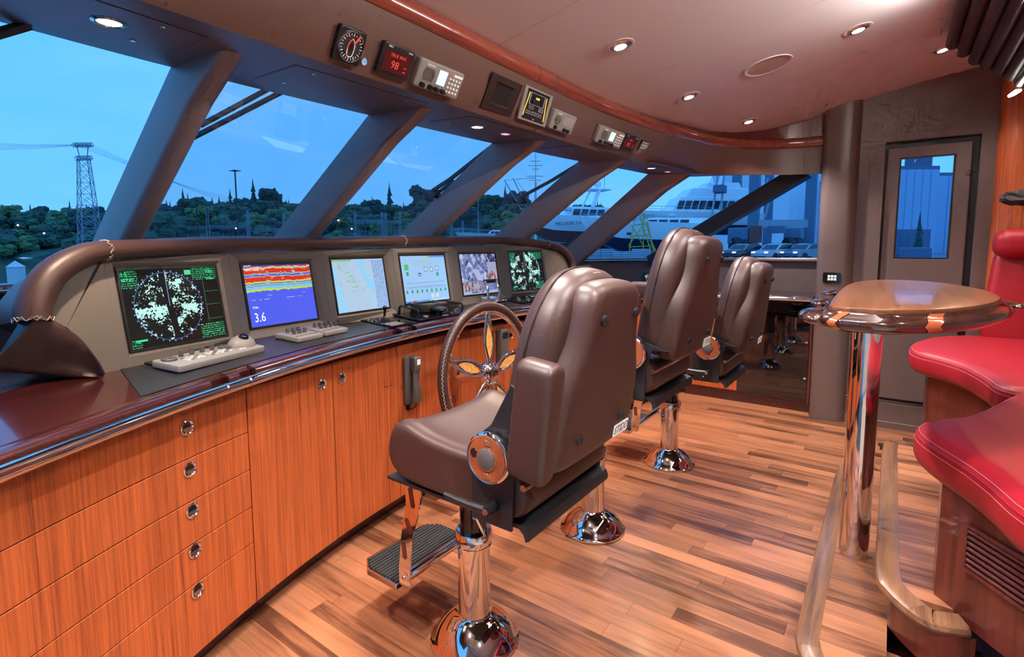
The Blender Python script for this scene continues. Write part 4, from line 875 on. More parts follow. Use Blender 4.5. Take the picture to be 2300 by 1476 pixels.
# ------------------------------------------------------------------ ribbed overhead valance and reading lamp
va = thing('ribbed_valance', 'dark mahogany ribbed valance hanging from the ceiling at the right', 'valance')
RB = [(-.215, 2.645), (-.268, 2.59), (-.325, 2.535), (-.378, 2.495), (-.432, 2.455), (-.482, 2.415), (-.530, 2.378), (-.58, 2.345)]
for i, (y, z) in enumerate(RB):
    xe = 4.20; MB().tube([(.9, y, z), (xe - .03, y, z), (xe - .01, y, z), (xe, y, z)], [.036, .036, .030, .012], 14).build('rib', 'wood_valance', va, smooth=60)
MB().prism([Vector((0, y, z)) for y, z in [(-.20, 2.8)] + [(y, z + .005) for y, z in RB] + [(-.75, 2.34), (-.75, 2.8)]], (.9, 0, 0), (4.18, 0, 0)).build('body', 'wood_valance', va, smooth=0)
for xc, ln, yy, zz, en in ((2.1, 2.4, -.150, 2.615, 46),):
    MB().box((xc, yy - .015, zz - .008), (ln, .02, .008)).build('cove_strip', 'lamp_cool', va, smooth=0)
    l = bpy.data.objects.new('cove_light', bpy.data.lights.new('cove_light', 'AREA')); COL.objects.link(l); l.parent = va; l.location = (xc, yy, zz); l.data.shape = 'RECTANGLE'; l.data.size = ln; l.data.size_y = .025; l.data.energy = en; l.data.color = (1, .90, .84); l.rotation_euler = (math.radians(115 if en > 10 else 97), 0, 0)
rl_ = thing('reading_lamp', 'small glowing reading lamp under the end of the ribbed valance', 'lamp', loc=(4.23, -.53, 2.34))
MB().cyl((0, 0, .03), (0, -.0, .0), .02, 14).build('socket', 'chrome', rl_); MB().tube([(0, .0, 0), (-.02, .028, -.024), (-.03, .045, -.035)], [.014, .012, .008], 10).build('bulb', 'lamp_cool', rl_)
l = bpy.data.objects.new('lamp_light', bpy.data.lights.new('lamp_light', 'SPOT')); COL.objects.link(l); l.parent = rl_; l.location = (-.06, -.02, -.06); l.data.energy = 14; l.data.color = (1, .8, .58); l.data.shadow_soft_size = .03; l.data.spot_size = math.radians(150); l.data.spot_blend = .6; l.rotation_euler = (math.radians(-25), math.radians(12), 0)
bc = thing('fabric_cover', 'crumpled black cover on the wood panel at the right edge', 'cover', loc=(4.70, -.625, 1.755))
mb = MB().sphere((0, 0, 0), 1, 16, 10); mb.v = [Vector((p.x * .05, p.y * .085, p.z * .048)) * (1 + .35 * noise.noise(p * 2.3)) for p in mb.v]; mb.build('cover', 'rubber', bc, smooth=0)
MB().cyl((0, 0, 0), (.26, -.05, .0), .010, 8).build('hook', 'black_metal', bc)
# ------------------------------------------------------------------ instruments on the fascia
def fas_frame(u, v):
    p, n, _i, _d = FBVH.ray_cast(EYE, ray(u, v).normalized())
    if n.y > 0: n = -n
    t = Vector((-n.y, n.x, 0)).normalized(); up_ = n.cross(t)
    return p + n * .002, t, up_, n
def device(name, label, cat, tl, tr, br, bl):
    cu = [(tl[k] + tr[k] + br[k] + bl[k]) / 4 for k in (0, 1)]; p, t, up_, n = fas_frame(*cu)
    P = [PP(*q_, p, n) for q_ in (tl, tr, br, bl)]; w = ((P[1] - P[0]).dot(t) + (P[2] - P[3]).dot(t)) / 2; h = ((P[0] - P[3]).dot(up_) + (P[1] - P[2]).dot(up_)) / 2
    M = frame_mat(p - n * .004, t, up_)
    return thing(name, label, cat, M=M), w, h
def knob(parent, x, y, z, r, h, m='black_plastic', name='knob', n=14):
    return MB().lathe([(r, 0), (r, h * .7), (r * .85, h), (r * .4, h)], n, Matrix.Translation((x, y, z))).build(name, m, parent)
g, w, h = device('wind_gauge', 'round wind direction gauge in a black square case on the fascia', 'gauge', (765, 52), (822, 73), (797, 147), (733, 128))
b = xf(pillow(rrect(w, h, .012), .022, .005, 3), Matrix()).build('case', 'black_plastic', g, smooth=50)
R_ = min(w, h) * .46
MB().lathe([(R_, .022), (R_, .030), (R_ * .95, .034), (R_ * .92, .030)], 36, cap=False).build('ring', 'chrome', g); MB().lathe([(R_ * .92, .023), (R_ * .92, .0265)], 36).build('dial', 'rubber', g)
for k in range(24):
    a = 2 * PI * k / 24; L = .012 if k % 2 == 0 else .006; MB().box((0, 0, 0), (.0022, L, .0006), None).build('tick', 'white_print', g, smooth=0); o = g.children[-1] if False else None
tk = [o for o in g.children if o.name.startswith('tick')]
for k, o in enumerate(tk):
    a = 2 * PI * k / 24; o.location = (R_ * .78 * math.sin(a), R_ * .78 * math.cos(a), .0272); o.rotation_euler = (0, 0, -a)
bo = [Vector((.0, .55, 0)), Vector((.22, .25, 0)), Vector((.27, -.1, 0)), Vector((.20, -.62, 0)), Vector((-.20, -.62, 0)), Vector((-.27, -.1, 0)), Vector((-.22, .25, 0)), Vector((0, .55, 0))]
MB().tube([p * R_ * .95 + Vector((0, 0, .0278)) for p in spline(bo, 3)], .0016, 5).build('boat_outline', 'white_print', g)
MB().tube([p * R_ * .95 + Vector((0, 0, .0280)) for p in spline(bo[4:], 3)], .0019, 5).build('port_arc', 'glow_led', g); MB().box((R_ * .30, R_ * .50, .030), (.005, R_ * .62, .002), Matrix.Rotation(-.55, 3, 'Z')).build('needle', 'glow_led', g)
MB().lathe([(R_ * .16, .027), (R_ * .14, .031)], 16).build('pivot', 'black_plastic', g)
def blue_button(u, v, label, r=.013):
    p, t, up_, n = fas_frame(u, v); b_ = thing('round_button', label, 'button', M=frame_mat(p, t, up_))
    MB().lathe([(r, 0), (r, .004), (r * .85, .005)], 20).build('ring', 'steel', b_); MB().lathe([(r * .85, .003), (r * .80, .006)], 20).build('lens', 'glow_blue', b_)
    for k in (-1, 0, 1): MB().box((k * r * .35, r * .1, .0065), (.0015, r * .5, .0006)).build('mark', 'black_plastic', b_)
blue_button(816, 138, 'small blue lit button between the wind gauge and red display')
blue_button(1420, 333, 'tiny blue button beside the far red display', .008)
def redlcd(label, c, l1, l2, brand):
    t, w, h = device('digital_display', label, 'display', *c); xf(pillow(rrect(w, h, .010), .022, .005, 3), Matrix()).build('case', 'black_plastic', t, smooth=50)
    MB().box((0, -.004, .0222), (w * .80, h * .66, .002)).build('lcd', 'lcd_red', t, smooth=0)
    text(l1, h * .15, 'glow_led', t, (0, h * .17, .0235), sx=.95); text(l2, h * .34, 'glow_led', t, (-w * .03, -h * .12, .0235)); text(brand[0], h * .10, 'white_print', t, (-w * .30, h * .40, .0228)); text(brand[1], h * .08, 'white_print', t, (w * .34, h * .40, .0228))
    for k in (0, 1): MB().box((w * .30, -h * .10 - k * h * .14, .0235), (w * .09, h * .03, .0004)).build('dash', 'glow_led', t, smooth=0)
    return t
mat('lcd_red', (.05, .006, .006), .25, emis=(.5, .02, .02), estr=.07)
redlcd('black digital display with red digits 98 beside the wind gauge', ((862, 90), (932, 115), (905, 180), (835, 158)), 'TRUE W/A', '98', ('B&G', '20/20'))
redlcd('small far digital display with red digits on the fascia', ((1404, 298), (1433, 308), (1415, 338), (1386, 330)), 'TRUE', '8.2', ('B&G', '20/20'))
def radio(label, c, lcd=True, keys=True):
    t, w, h = device('radio_telephone', label, 'radio', *c)
    o = xf(pillow(rrect(w, h, .012), .034, .008, 3), Matrix()).build('case', 'radio_grey', t, smooth=50)
    for k in range(9): MB().box((-w * .27, h * (.24 - k * .05), .0345), (w * .26 * (1 - abs(k - 4) * .06), h * .018, .001)).build('grille_slot', 'black_plastic', t, smooth=0)
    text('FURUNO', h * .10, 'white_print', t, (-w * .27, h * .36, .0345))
    if lcd:
        MB().box((w * .02, h * .08, .0345), (w * .18, h * .52, .002)).build('lcd', 'glow_lcd', t, smooth=0)
        for r_ in range(4):
            for q_ in range(4): knob(t, w * (.20 + q_ * .072), h * (.16 - r_ * .155), .033, h * .045, .004, 'white_print', 'key', 10)
        MB().lathe([(h * .05, .033), (h * .045, .037)], 12, Matrix.Translation((w * .18, h * .30, 0))).build('distress_key', 'glow_led', t)
        MB().box((w * .36, h * .32, .0345), (w * .20, h * .09, .0012)).build('label_strip', 'white_print', t, smooth=0)
        for x_ in (-.36, -.18, -.04, .10): knob(t, w * x_, -h * .36, .033, h * .095, .018)
    else:
        for r_ in range(5):
            for q_ in range(5): MB().box((w * (.02 + q_ * .085), h * (.28 - r_ * .09), .0345), (w * .035, h * .022, .001)).build('key', 'white_print', t, smooth=0)
        for x_ in (-.30, .10, .26): knob(t, w * x_, -h * .34, .033, h * .10, .014)
    return t
radio('grey radio telephone with bright screen and keypad beside the red display', ((945, 125), (1038, 165), (1015, 220), (913, 185)))
radio('pale grey intercom panel without a screen on the fascia', ((1245, 243), (1292, 262), (1270, 300), (1218, 282)), lcd=False)
radio('far grey radio telephone with bright screen on the fascia', ((1347, 280), (1400, 297), (1383, 332), (1325, 315)))
e, w, h = device('recessed_panel', 'dark square panel with sunken glossy display on the fascia', 'display', (1112, 167), (1180, 190), (1140, 260), (1072, 238))
sq = [(-1, -1), (1, -1), (1, 1), (-1, 1)]
MB().frame([Vector((sx * w / 2, sy * h / 2, 0)) for sx, sy in sq], [Vector((sx * w * .30, sy * h * .30, 0)) for sx, sy in sq], (0, 0, .012)).build('frame', 'leather_dark', e, smooth=0, bevel=.003)
MB().add([Vector((sx * w * .30, sy * h * .30, .011)) for sx, sy in sq] + [Vector((sx * w * .27, sy * h * .27, .004)) for sx, sy in sq], [(k, (k + 1) % 4, 4 + (k + 1) % 4, 4 + k) for k in range(4)] + [(4, 5, 6, 7)]).build('display', 'black_plastic', e, smooth=0)
MB().box((0, -h * .40, .0125), (w * .55, .002, .001)).build('groove', 'black_plastic', e, smooth=0)
e, w, h = device('pilot_control', 'black autopilot control panel with yellow arcs and lit keys', 'control panel', (1190, 195), (1250, 220), (1212, 282), (1150, 262))
MB().frame([Vector((sx * w / 2, sy * h / 2, 0)) for sx, sy in sq], [Vector((sx * w * .40, sy * h * .44, 0)) for sx, sy in sq], (0, 0, .014)).build('frame', 'radio_grey', e, smooth=0, bevel=.003); MB().box((0, 0, .004), (w * .82, h * .90, .012)).build('face', 'black_plastic', e, smooth=0)
for sx in (-1, 1): MB().tube([Vector((sx * w * (.34 + .03 * math.cos(k * .5)), h * (-.36 + k * .12), .0112)) for k in range(7)], .0026, 6).build('arc', 'glow_amber', e)
for x_, y_ in ((-.14, .24), (.14, .24), (-.16, .12), (.16, .12)): knob(e, w * x_, h * y_, .010, .011, .010)
for y_, xs_ in ((-.06, (-.20, -.10)), (-.06, (.16, .25)), (-.22, (-.26, -.17, -.06, .04, .14, .24))):
    for x_ in xs_:
        MB().frame([Vector((w * x_ + sx * .0075, h * y_ + sy * .008, .0105)) for sx, sy in sq], [Vector((w * x_ + sx * .0063, h * y_ + sy * .0068, .0105)) for sx, sy in sq], (0, 0, .0006)).build('key', 'white_print', e, smooth=0)
MB().frame([Vector((sx * w * .26, h * .20 + sy * h * .17, .0105)) for sx, sy in sq], [Vector((sx * w * .25, h * .20 + sy * h * .163, .0105)) for sx, sy in sq], (0, 0, .0006)).build('key_frame', 'white_print', e, smooth=0)
MB().box((0, h * .24, .0108), (w * .14, h * .06, .001)).build('digits', 'glow_amber', e, smooth=0); knob(e, 0, -h * .40, .012, .008, .004, 'steel', 'lock')
e, w, h = device('alarm_panel', 'narrow black alarm panel with white lit boxes, farthest on the fascia', 'control panel', (1442, 314), (1460, 320), (1443, 343), (1428, 338))
MB().box((0, 0, .006), (w, h, .014)).build('case', 'black_plastic', e, bevel=.002)
for y_, hh in ((.36, .12), (.12, .22), (-.12, .12), (-.34, .2)):
    MB().frame([Vector((sx * w * .40, h * y_ + sy * h * hh * .5, .0135)) for sx, sy in sq], [Vector((sx * w * .36, h * y_ + sy * h * hh * .36, .0135)) for sx, sy in sq], (0, 0, .0006)).build('box', 'white_print', e, smooth=0); MB().box((0, h * y_, .0135), (w * .5, h * hh * .25, .001)).build('mark', 'white_print', e, smooth=0)
# ------------------------------------------------------------------ hatches and lamps in the soffit
ZS = 2.076
def sofz(p):
    h_ = SBVH.ray_cast(Vector((p.x, p.y, 1.5)), Vector((0, 0, 1)))[0]; return h_.z if h_ else 2.08
def hatch(label, pts, screws):
    P = [PZ(*q_, 2.083) for q_ in pts]; P = [Vector((p.x, p.y, sofz(p))) for p in P]; t = thing('soffit_hatch', label, 'hatch', group='hatches in the soffit')
    c = sum(P, Vector()) / 4
    MB().frame([c + (p - c) * 1.012 for p in P], [c + (p - c) * .995 for p in P], (0, 0, -.0012)).build('gap', 'black_plastic', t, smooth=0)
    MB().prism([c + (p - c) * .995 for p in P], (0, 0, .002), (0, 0, -.002)).build('cover', 'panel', t, smooth=0, bevel=.0015)
    for q_ in screws:
        s_ = PZ(*q_, 2.08); s_.z = sofz(s_) - .003; MB().lathe([(.009, 0), (.008, -.002)], 12, Matrix.Translation(s_)).build('screw', 'steel', t)
hatch('soffit hatch above the leftmost pane, with a bright lamp', ((95, -48), (465, 77), (375, 124), (-40, 12)), ((367, 58), (299, 96)))
hatch('soffit hatch above the second pane from the left', ((665, 141), (962, 228), (868, 252), (572, 182)), ((704, 163), (639, 189), (912, 223), (843, 240)))
hatch('soffit hatch above the third pane, with a white and a red lamp', ((1060, 256), (1225, 303), (1140, 327), (965, 277)), ((1008, 281), (1190, 302)))
hatch('soffit hatch above the fourth pane, without a lamp', ((1288, 322), (1418, 353), (1335, 368), (1215, 335)), ((1300, 328), (1245, 337), (1390, 351)))
hatch('soffit hatch above the fifth pane, farthest from the camera', ((1465, 362), (1565, 386), (1500, 399), (1400, 373)), ((1540, 383),))
def lamp(name, label, p, r, m, energy, col, down, nrm=(0, 0, -1), spot=True, eye=False, size=112):
    z = Vector(nrm).normalized(); x = z.orthogonal().normalized(); M = frame_mat(p, x, z.cross(x)); t = thing(name, label, 'light', M=M)
    MB().lathe([(r * 1.35, 0), (r * 1.35, .002), (r * 1.05, .005), (r * .95, .001), (r * .9, -.004)], 28).build('trim_ring', 'chrome' if not eye else 'headliner', t, smooth=50)
    if eye:
        MB().lathe([(r * .98, .001), (r * .92, .006), (r * .70, .009)], 24).build('eyeball', 'chrome', t, smooth=50); MB().lathe([(r * .72, .006), (r * .55, .010), (r * .1, .011)], 20).build('bulb', m, t)
    else: MB().lathe([(r * .9, .001), (r * .6, .003), (r * .1, .004)], 24).build('bulb', m, t)
    if energy:
        l = bpy.data.objects.new('lamp_light', bpy.data.lights.new('lamp_light', 'SPOT' if spot else 'POINT')); COL.objects.link(l); l.parent = t; l.location = (0, 0, .03); l.rotation_euler = (PI, 0, 0)
        l.data.energy = energy; l.data.color = col; l.data.shadow_soft_size = r * .8
        if spot: l.data.spot_size = math.radians(size); l.data.spot_blend = .6
    return t
WARM, WHITE = (1.0, .76, .54), (1.0, .92, .90)
E_SOF, E_CEIL, E_FILL = 60, 125, 125
for u, v, lb in ((245, 48, 'bright round lamp in the soffit nearest the camera'), (1072, 284, 'bright round lamp in the soffit above the third pane'), (1463, 375, 'bright round lamp in the soffit above the fifth pane')):
    p = PZ(u, v, 2.082); p.z = sofz(p) - .003; lamp('soffit_lamp', lb, p, .032, 'lamp_warm', E_SOF, WARM, 1)
for u, v, lb in ((1135, 299, 'small red lamp in the soffit above the third pane'), (1500, 383, 'small red lamp in the soffit above the fifth pane')):
    p = PZ(u, v, 2.082); p.z = sofz(p) - .003; lamp('red_lamp', lb, p, .026, 'lamp_red', .6, (1, .1, .1), 1)
def on_ceil(u, v):
    z = 2.5
    for _ in range(20): p = PZ(u, v, z); z = ceilz(p.x, p.y)
    return p
def cnorm(p):
    a = Vector((.02, 0, ceilz(p.x + .01, p.y) - ceilz(p.x - .01, p.y))); b_ = Vector((0, .02, ceilz(p.x, p.y + .01) - ceilz(p.x, p.y - .01))); n = a.cross(b_).normalized(); return -n if n.z > 0 else n
for u, v, lb in ((1393, 102, 'largest ceiling downlight, nearest the cornice'), (1547, 216, 'ceiling downlight below and left of the round loudspeaker'), (1681, 272, 'ceiling downlight nearest the starboard corner'), (1927, 65, 'ceiling downlight right of the round loudspeaker'), (2118, 110, 'ceiling downlight beside the ribbed valance')):
    p = on_ceil(u, v); n = cnorm(p); lamp('ceiling_light', lb, p + n * .001, .052, 'lamp_cool', E_CEIL * (.25 if u > 2000 else .6 if u > 1900 else 1), WHITE, 1, n, eye=True)
LBL = ['unseen fill downlight added over the near helm chair', 'unseen fill downlight added over the drawer cabinet', 'unseen fill downlight added over the camera side of the floor', 'unseen fill downlight added over the oval table', 'unseen fill downlight added in the near port corner', 'unseen fill downlight added over the near end of the settee', 'unseen fill downlight added over the middle of the settee', 'unseen fill downlight added over the far end of the settee']
k = 0
for x, y in ((1.35, 1.12), (.35, 1.05), (1.0, .25), (2.3, .25), (.3, -.6), (1.6, -1.0), (3.0, -1.3), (4.2, -1.2)):  # downlights added out of view as fill for the fronts and the room
    k += 1; p = Vector((x, y, ceilz(x, y))); n = cnorm(p)
    lamp('ceiling_light', LBL[k - 1], p + n * .001, .052, 'lamp_cool', E_FILL * (1, 1, 1, .5, 1.9, .4, .3, .3)[k - 1], WHITE, 1, n, eye=True)
p = on_ceil(1725, 147); n = cnorm(p); x = n.orthogonal().normalized(); spk = thing('ceiling_loudspeaker', 'round flush loudspeaker in the ceiling', 'loudspeaker', M=frame_mat(p + n * .001, x, n.cross(x)))
MB().lathe([(.135, 0), (.133, .004), (.118, .005), (.116, .003)], 40).build('ring', 'headliner', spk, smooth=50); MB().lathe([(.116, .002), (.116, .0035)], 40).build('grille', 'grille_beige', spk) if 'grille_beige' in MATS else None
mat('grille_beige', (.46, .37, .33), .6, bump=.4, bscale=900)
MB().lathe([(.116, .002), (.116, .0035)], 40).build('grille', 'grille_beige', spk)
# ------------------------------------------------------------------ controls on the worktop
def on_top(x, dyf): return Vector((x, face(x) + dyf, ctop(x, dyf) + .0025))
def tilt_frame(x, dyf): return frame_mat(on_top(x, dyf), tang(x), (0, 1, .085))
kb = thing('radar_keyboard', 'long grey radar keyboard with knobs and trackball on the worktop', 'keyboard', M=tilt_frame(.94, .215))
W_, D_ = .40, .135
xf(pillow(rrect(W_, D_, .012), .028, .006, 3), Matrix.Rotation(.0, 4, 'X')).build('body', 'grey_plastic', kb, smooth=50)
for x_ in (-.11, -.065, -.02, .025): knob(kb, x_, .032, .027, .0085, .024, 'phone_grey')
for x_ in (-.165, .078): knob(kb, x_, .022, .027, .026, .010, 'phone_grey', 'dial', 22)
for r_ in range(3):
    for q_ in range(9): MB().box((-.13 + q_ * .021 + (.02 if q_ > 3 else 0), .004 - r_ * .016, .0285), (.012, .007, .004)).build('key', 'white_print' if (q_ + r_) % 3 else 'dim_print', kb, smooth=0)
dm = MB().sphere((0, 0, 0), 1, 24, 14); dm.v = [Vector((p.x * .058, p.y * .050, max(0, p.z) * .045)) for p in dm.v]
xf(dm, Matrix.Translation((.145, .004, .026))).build('trackball_housing', 'grey_plastic', kb, smooth=60); MB().sphere((.140, -.010, .062), .020, 18, 12).build('trackball', 'black_gloss', kb, smooth=180)
for q_ in range(4): MB().box((.095 + q_ * .02, -.040, .0285), (.013, .007, .004)).build('key', 'white_print', kb, smooth=0)
tp_ = thing('trackpad_plate', 'small black switch plate with chrome rockers behind the radar keyboard', 'switch', M=tilt_frame(.82, .33)); MB().box((0, 0, .002), (.16, .07, .006)).build('plate', 'black_plastic', tp_, bevel=.002)
for x_ in (-.02, .005, .03): MB().sphere((x_, 0, .010), .010, 10, 8).build('button', 'chrome', tp_)
for i, (x, lb) in enumerate(((1.39, 'left one of two grey knob panels side by side on the worktop'), (1.555, 'right one of two grey knob panels side by side on the worktop'))):
    k2 = thing('knob_panel', lb, 'control panel', M=tilt_frame(x, .22)); xf(pillow(rrect(.158, .15, .008), .022, .004, 3), Matrix()).build('body', 'grey_plastic', k2, smooth=50)
    for r_ in range(2):
        for q_ in range(3 if i == 0 else 4): knob(k2, -.03 + q_ * .032, .045 - r_ * .042, .021, .0085, .022, 'phone_grey')
    for q_ in range(5): MB().box((-.055 + q_ * .027, -.045, .0225), (.016, .012, .003)).build('key', 'dim_print', k2, smooth=0)
jp = thing('joystick_panel', 'black plate with joystick and buttons left of the round hood', 'control panel', M=tilt_frame(1.95, .17)); MB().box((0, 0, .003), (.17, .24, .006)).build('plate', 'black_gloss', jp, bevel=.002)
MB().lathe([(.026, .006), (.024, .014), (.012, .020), (.007, .026), (.007, .060), (.011, .066), (.012, .080), (.006, .086)], 18, Matrix.Translation((.02, .04, 0))).build('joystick', 'black_plastic', jp)
for q_ in range(6): knob(jp, -.06 + (q_ % 3) * .03, .085 - (q_ // 3) * .03, .006, .008, .006, 'steel', 'button')
MB().box((-.02, -.07, .0065), (.10, .07, .001)).build('card', 'dim_print', jp, smooth=0)
cpn = thing('helm_controls', 'black helm control panel with round hood and grab handles', 'control panel', M=tilt_frame(2.34, .19)); MB().box((0, 0, .006), (.50, .30, .012)).build('plate', 'black_gloss', cpn, bevel=.004)
MB().lathe([(.088, .012), (.098, .020), (.104, .068), (.098, .070), (.084, .022), (.02, .018)], 32, Matrix.Translation((-.03, .06, 0))).build('round_hood', 'phone_grey', cpn, smooth=50)
MB().lathe([(.020, .012), (.020, .03), (.045, .034), (.050, .042), (.046, .052), (.02, .055)], 24, Matrix.Translation((-.02, -.085, 0))).build('knob', 'black_plastic', cpn, smooth=50)
for x_ in (-.20, .19):
    MB().tube([(x_, -.085, .01), (x_, -.085, .045), (x_, -.075, .055), (x_, .065, .055), (x_, .075, .045), (x_, .075, .01)], .0065, 10).build('grab_handle', 'black_gloss', cpn, smooth=60)
for x_, y_, m_ in ((.09, .09, 'steel'), (.14, .10, 'glow_green'), (.12, -.09, 'steel'), (.10, -.02, 'glow_led'), (-.14, .11, 'dim_print'), (-.15, -.10, 'dim_print')): MB().lathe([(.016, .012), (.015, .030 if m_ == 'steel' else .016), (.010, .032 if m_ == 'steel' else .017)], 16, Matrix.Translation((x_, y_, 0))).build('button', m_, cpn)
th = thing('throttle_lever', 'chrome twin throttle lever on the worktop behind the steering wheel', 'throttle', M=tilt_frame(2.93, .20)); MB().box((0, 0, .02), (.12, .16, .04)).build('base', 'chrome', th, bevel=.008)
for x_ in (-.055, .055): MB().tube([(x_, 0, .03), (x_ * 1.0, .01, .10), (x_ * .95, .05, .155)], [.011, .010, .014], 10).build('lever', 'chrome', th, smooth=60)
MB().cyl((-.055, .05, .155), (.055, .05, .155), .014, 12).build('grip', 'black_plastic', th)
tq = thing('thruster_panel', 'low black panel with chrome buttons farthest on the worktop', 'control panel', M=tilt_frame(3.30, .18)); MB().box((0, 0, .005), (.42, .20, .010)).build('plate', 'black_gloss', tq, bevel=.003)
for q_ in range(8): knob(tq, -.17 + q_ * .045, .03 if q_ % 2 else -.04, .010, .010, .012, 'steel', 'button')
for x_ in (.06, .12): MB().box((x_, .06, .0105), (.04, .02, .001)).build('lit_key', 'glow_green', tq, smooth=0)
# ------------------------------------------------------------------ outside: water, wooded shore, boatyard
ORD = ('first', 'second', 'third', 'fourth', 'fifth', 'sixth')
def PD(u, v, d): return EYE + ray(u, v) * d
def PG(u, d, z): p = PD(u, 558, d); return Vector((p.x, p.y, z))
WZ, GZ = -2.2, .28
mat('foliage', (.07, .15, .09), .8, var=.6, vscale=.35); mat('foliage_dark', (.035, .085, .075), .8, var=.6, vscale=.5); mat('foliage_light', (.12, .24, .10), .8, var=.5, vscale=.4)  # bluish lift in foliage and foliage_dark stands in for dusk haze
mat('bark', (.03, .022, .018), .9); mat('hill_green', (.05, .11, .075), .9, var=.8, vscale=.12)  # hill_green has the same blue haze put into its colour
mat('water', (.012, .030, .045), .08, bump=.6, bscale=.9, spec=.5); mat('asphalt', (.16, .20, .26), .8, var=.2, vscale=.3)
mat('galv', (.30, .36, .44), .5, .3); mat('pole_dark', (.05, .05, .06), .7); mat('gel_white', (.88, .90, .92), .3, coat=.4); mat('navy', (.012, .016, .05), .25, coat=.5); mat('boat_glass', (.02, .03, .05), .1)
mat('lift_blue', (.10, .18, .28), .5); mat('yellow', (.55, .42, .06), .5); mat('shed_blue', (.30, .45, .66), .6); mat('deck_white', (.82, .82, .82), .5); mat('shed_pale', (.72, .80, .90), .6); mat('shed_dark', (.10, .15, .26), .6); mat('white_paint', (.70, .72, .74), .6)
mat('car_dark', (.05, .055, .07), .25, coat=.6); mat('car_silver', (.50, .53, .56), .3, coat=.6); mat('car_blue', (.12, .17, .24), .28, coat=.6); mat('red_brown', (.22, .06, .05), .6); mat('house_pale', (.5, .52, .55), .7)
emit('street_glow', (1, .62, .30), 8)
wa = MB().add([Vector((-900, -60, WZ)), Vector((1500, -60, WZ)), Vector((1500, 1500, WZ)), Vector((-900, 1500, WZ))], [(0, 1, 2, 3)]).build('water', 'water', None, smooth=0); tag(wa, 'dark harbour water below the wooded shore', kind='structure')
dk = MB().prism([PG(1240, 13, 0), PG(1190, 45, 0), PG(1120, 130, 0), PG(1100, 420, 0), PG(2700, 420, 0), PG(3600, 13, 0)][::1], (0, 0, GZ - 3), (0, 0, GZ)).build('yard_ground', 'asphalt', None, smooth=0); tag(dk, 'grey paved boatyard ground', kind='structure')
# hillside
RIDGE = [(-250, 470), (-60, 474), (40, 478), (160, 482), (260, 486), (340, 470), (450, 462), (560, 458), (660, 466), (780, 470), (880, 468), (960, 462), (1040, 455), (1110, 450), (1180, 455), (1280, 470), (1400, 480), (1560, 490), (1800, 500), (2100, 505)]
def ridge_v(u):
    for (a, b), (c, d) in zip(RIDGE, RIDGE[1:]):
        if a <= u <= c: return b + (d - b) * (u - a) / (c - a)
    return 500
rows = []
for k in range(9):
    t = k / 8; row = []
    for j in range(95):
        u = -250 + j * 25; d = 215 + 105 * t; zr = PD(u, ridge_v(u) + 16, 320).z; z = WZ - .3 + (zr - WZ) * (t ** .75) + 1.6 * noise.noise(Vector((j * .45, k * .9, 3)))
        p = PG(u, d, z); row.append(p)
    rows.append(row)
hl = MB().loft(rows).build('hillside', 'hill_green', None, smooth=180); tag(hl, 'dark green wooded hillside across the water', kind='structure')
# trees: five shared crowns
def blob_tree(seed, sc):
    mb = MB(); r_ = random.Random(seed)
    for k in range(9):
        c = Vector((r_.uniform(-.32, .32), r_.uniform(-.32, .32), .45 + r_.uniform(-.12, .42))); s0 = len(mb.v); mb.sphere(c, r_.uniform(.16, .28), 14, 9, (1, 1, .9))
        for i in range(s0, len(mb.v)): p = mb.v[i]; mb.v[i] = c + (p - c) * (1 + .45 * noise.noise(p * 7 + Vector((seed, 0, 0))) + .45 * noise.noise(p * 21))
    return mb
def fir_tree(seed):
    mb = MB(); r_ = random.Random(seed); n = 9
    for t in range(8):
        z0 = .10 + t * .105; rr = .21 * (1 - t / 8.6) * r_.uniform(.8, 1.15); vs = [Vector((0, 0, z0 + .20))]; 
        for k in range(n): a = 2 * PI * k / n + t; q_ = rr * (1.2 if k % 2 else .65) * r_.uniform(.8, 1.2); vs.append(Vector((q_ * math.cos(a), q_ * math.sin(a), z0 - .03 * r_.random())))
        mb.add(vs, [(0, 1 + k, 1 + (k + 1) % n) for k in range(n)])
    return mb
def proto(kind, seed):
    cr = (fir_tree(seed) if kind == 'fir' else blob_tree(seed, 1)).build('crown', 'foliage', None, smooth=0); COL.objects.unlink(cr)
    tr = MB().cyl((0, 0, -.15), (0, 0, .45), .022, 6, .012).build('trunk', 'bark', None); COL.objects.unlink(tr); return cr, tr
PR = {'fir': [proto('fir', s) for s in (1, 2, 3)], 'leaf': [proto('leaf', s) for s in (4, 5, 6)]}
MVAR = {}
def tree(kind, p, h, wsc, m, name, label, group):
    cr, tr = rnd.choice(PR[kind]); t = thing(name, label, 'tree', loc=p, group=group); t.scale = (h * wsc, h * wsc, h); t.rotation_euler = (0, 0, rnd.random() * 6)
    key = (cr.data.name, m)
    if key not in MVAR: d = cr.data.copy(); d.materials[0] = MATS[m]; MVAR[key] = d
    c = bpy.data.objects.new('crown', MVAR[key]); COL.objects.link(c); c.parent = t
    b_ = bpy.data.objects.new('trunk', tr.data); COL.objects.link(b_); b_.parent = t; return t
G_ = 'trees on the wooded hill across the water'
for k in range(150):
    u = -120 + 1560 * (k + rnd.random() * .8) / 150; fir = rnd.random() < .36; d = rnd.uniform(312, 322); base = PD(u, ridge_v(u) + 26 + rnd.random() * 14, d); h = rnd.uniform(9, 15) if fir else rnd.uniform(8, 12)
    tree('fir' if fir else 'leaf', base, h, .75 if fir else 1.0, rnd.choice(('foliage_dark', 'foliage_dark', 'foliage')), 'conifer_tree' if fir else 'leafy_tree', 'dark pointed conifer on the crest of the hill across the water' if fir else 'dark rounded tree on the crest of the hill across the water', G_)
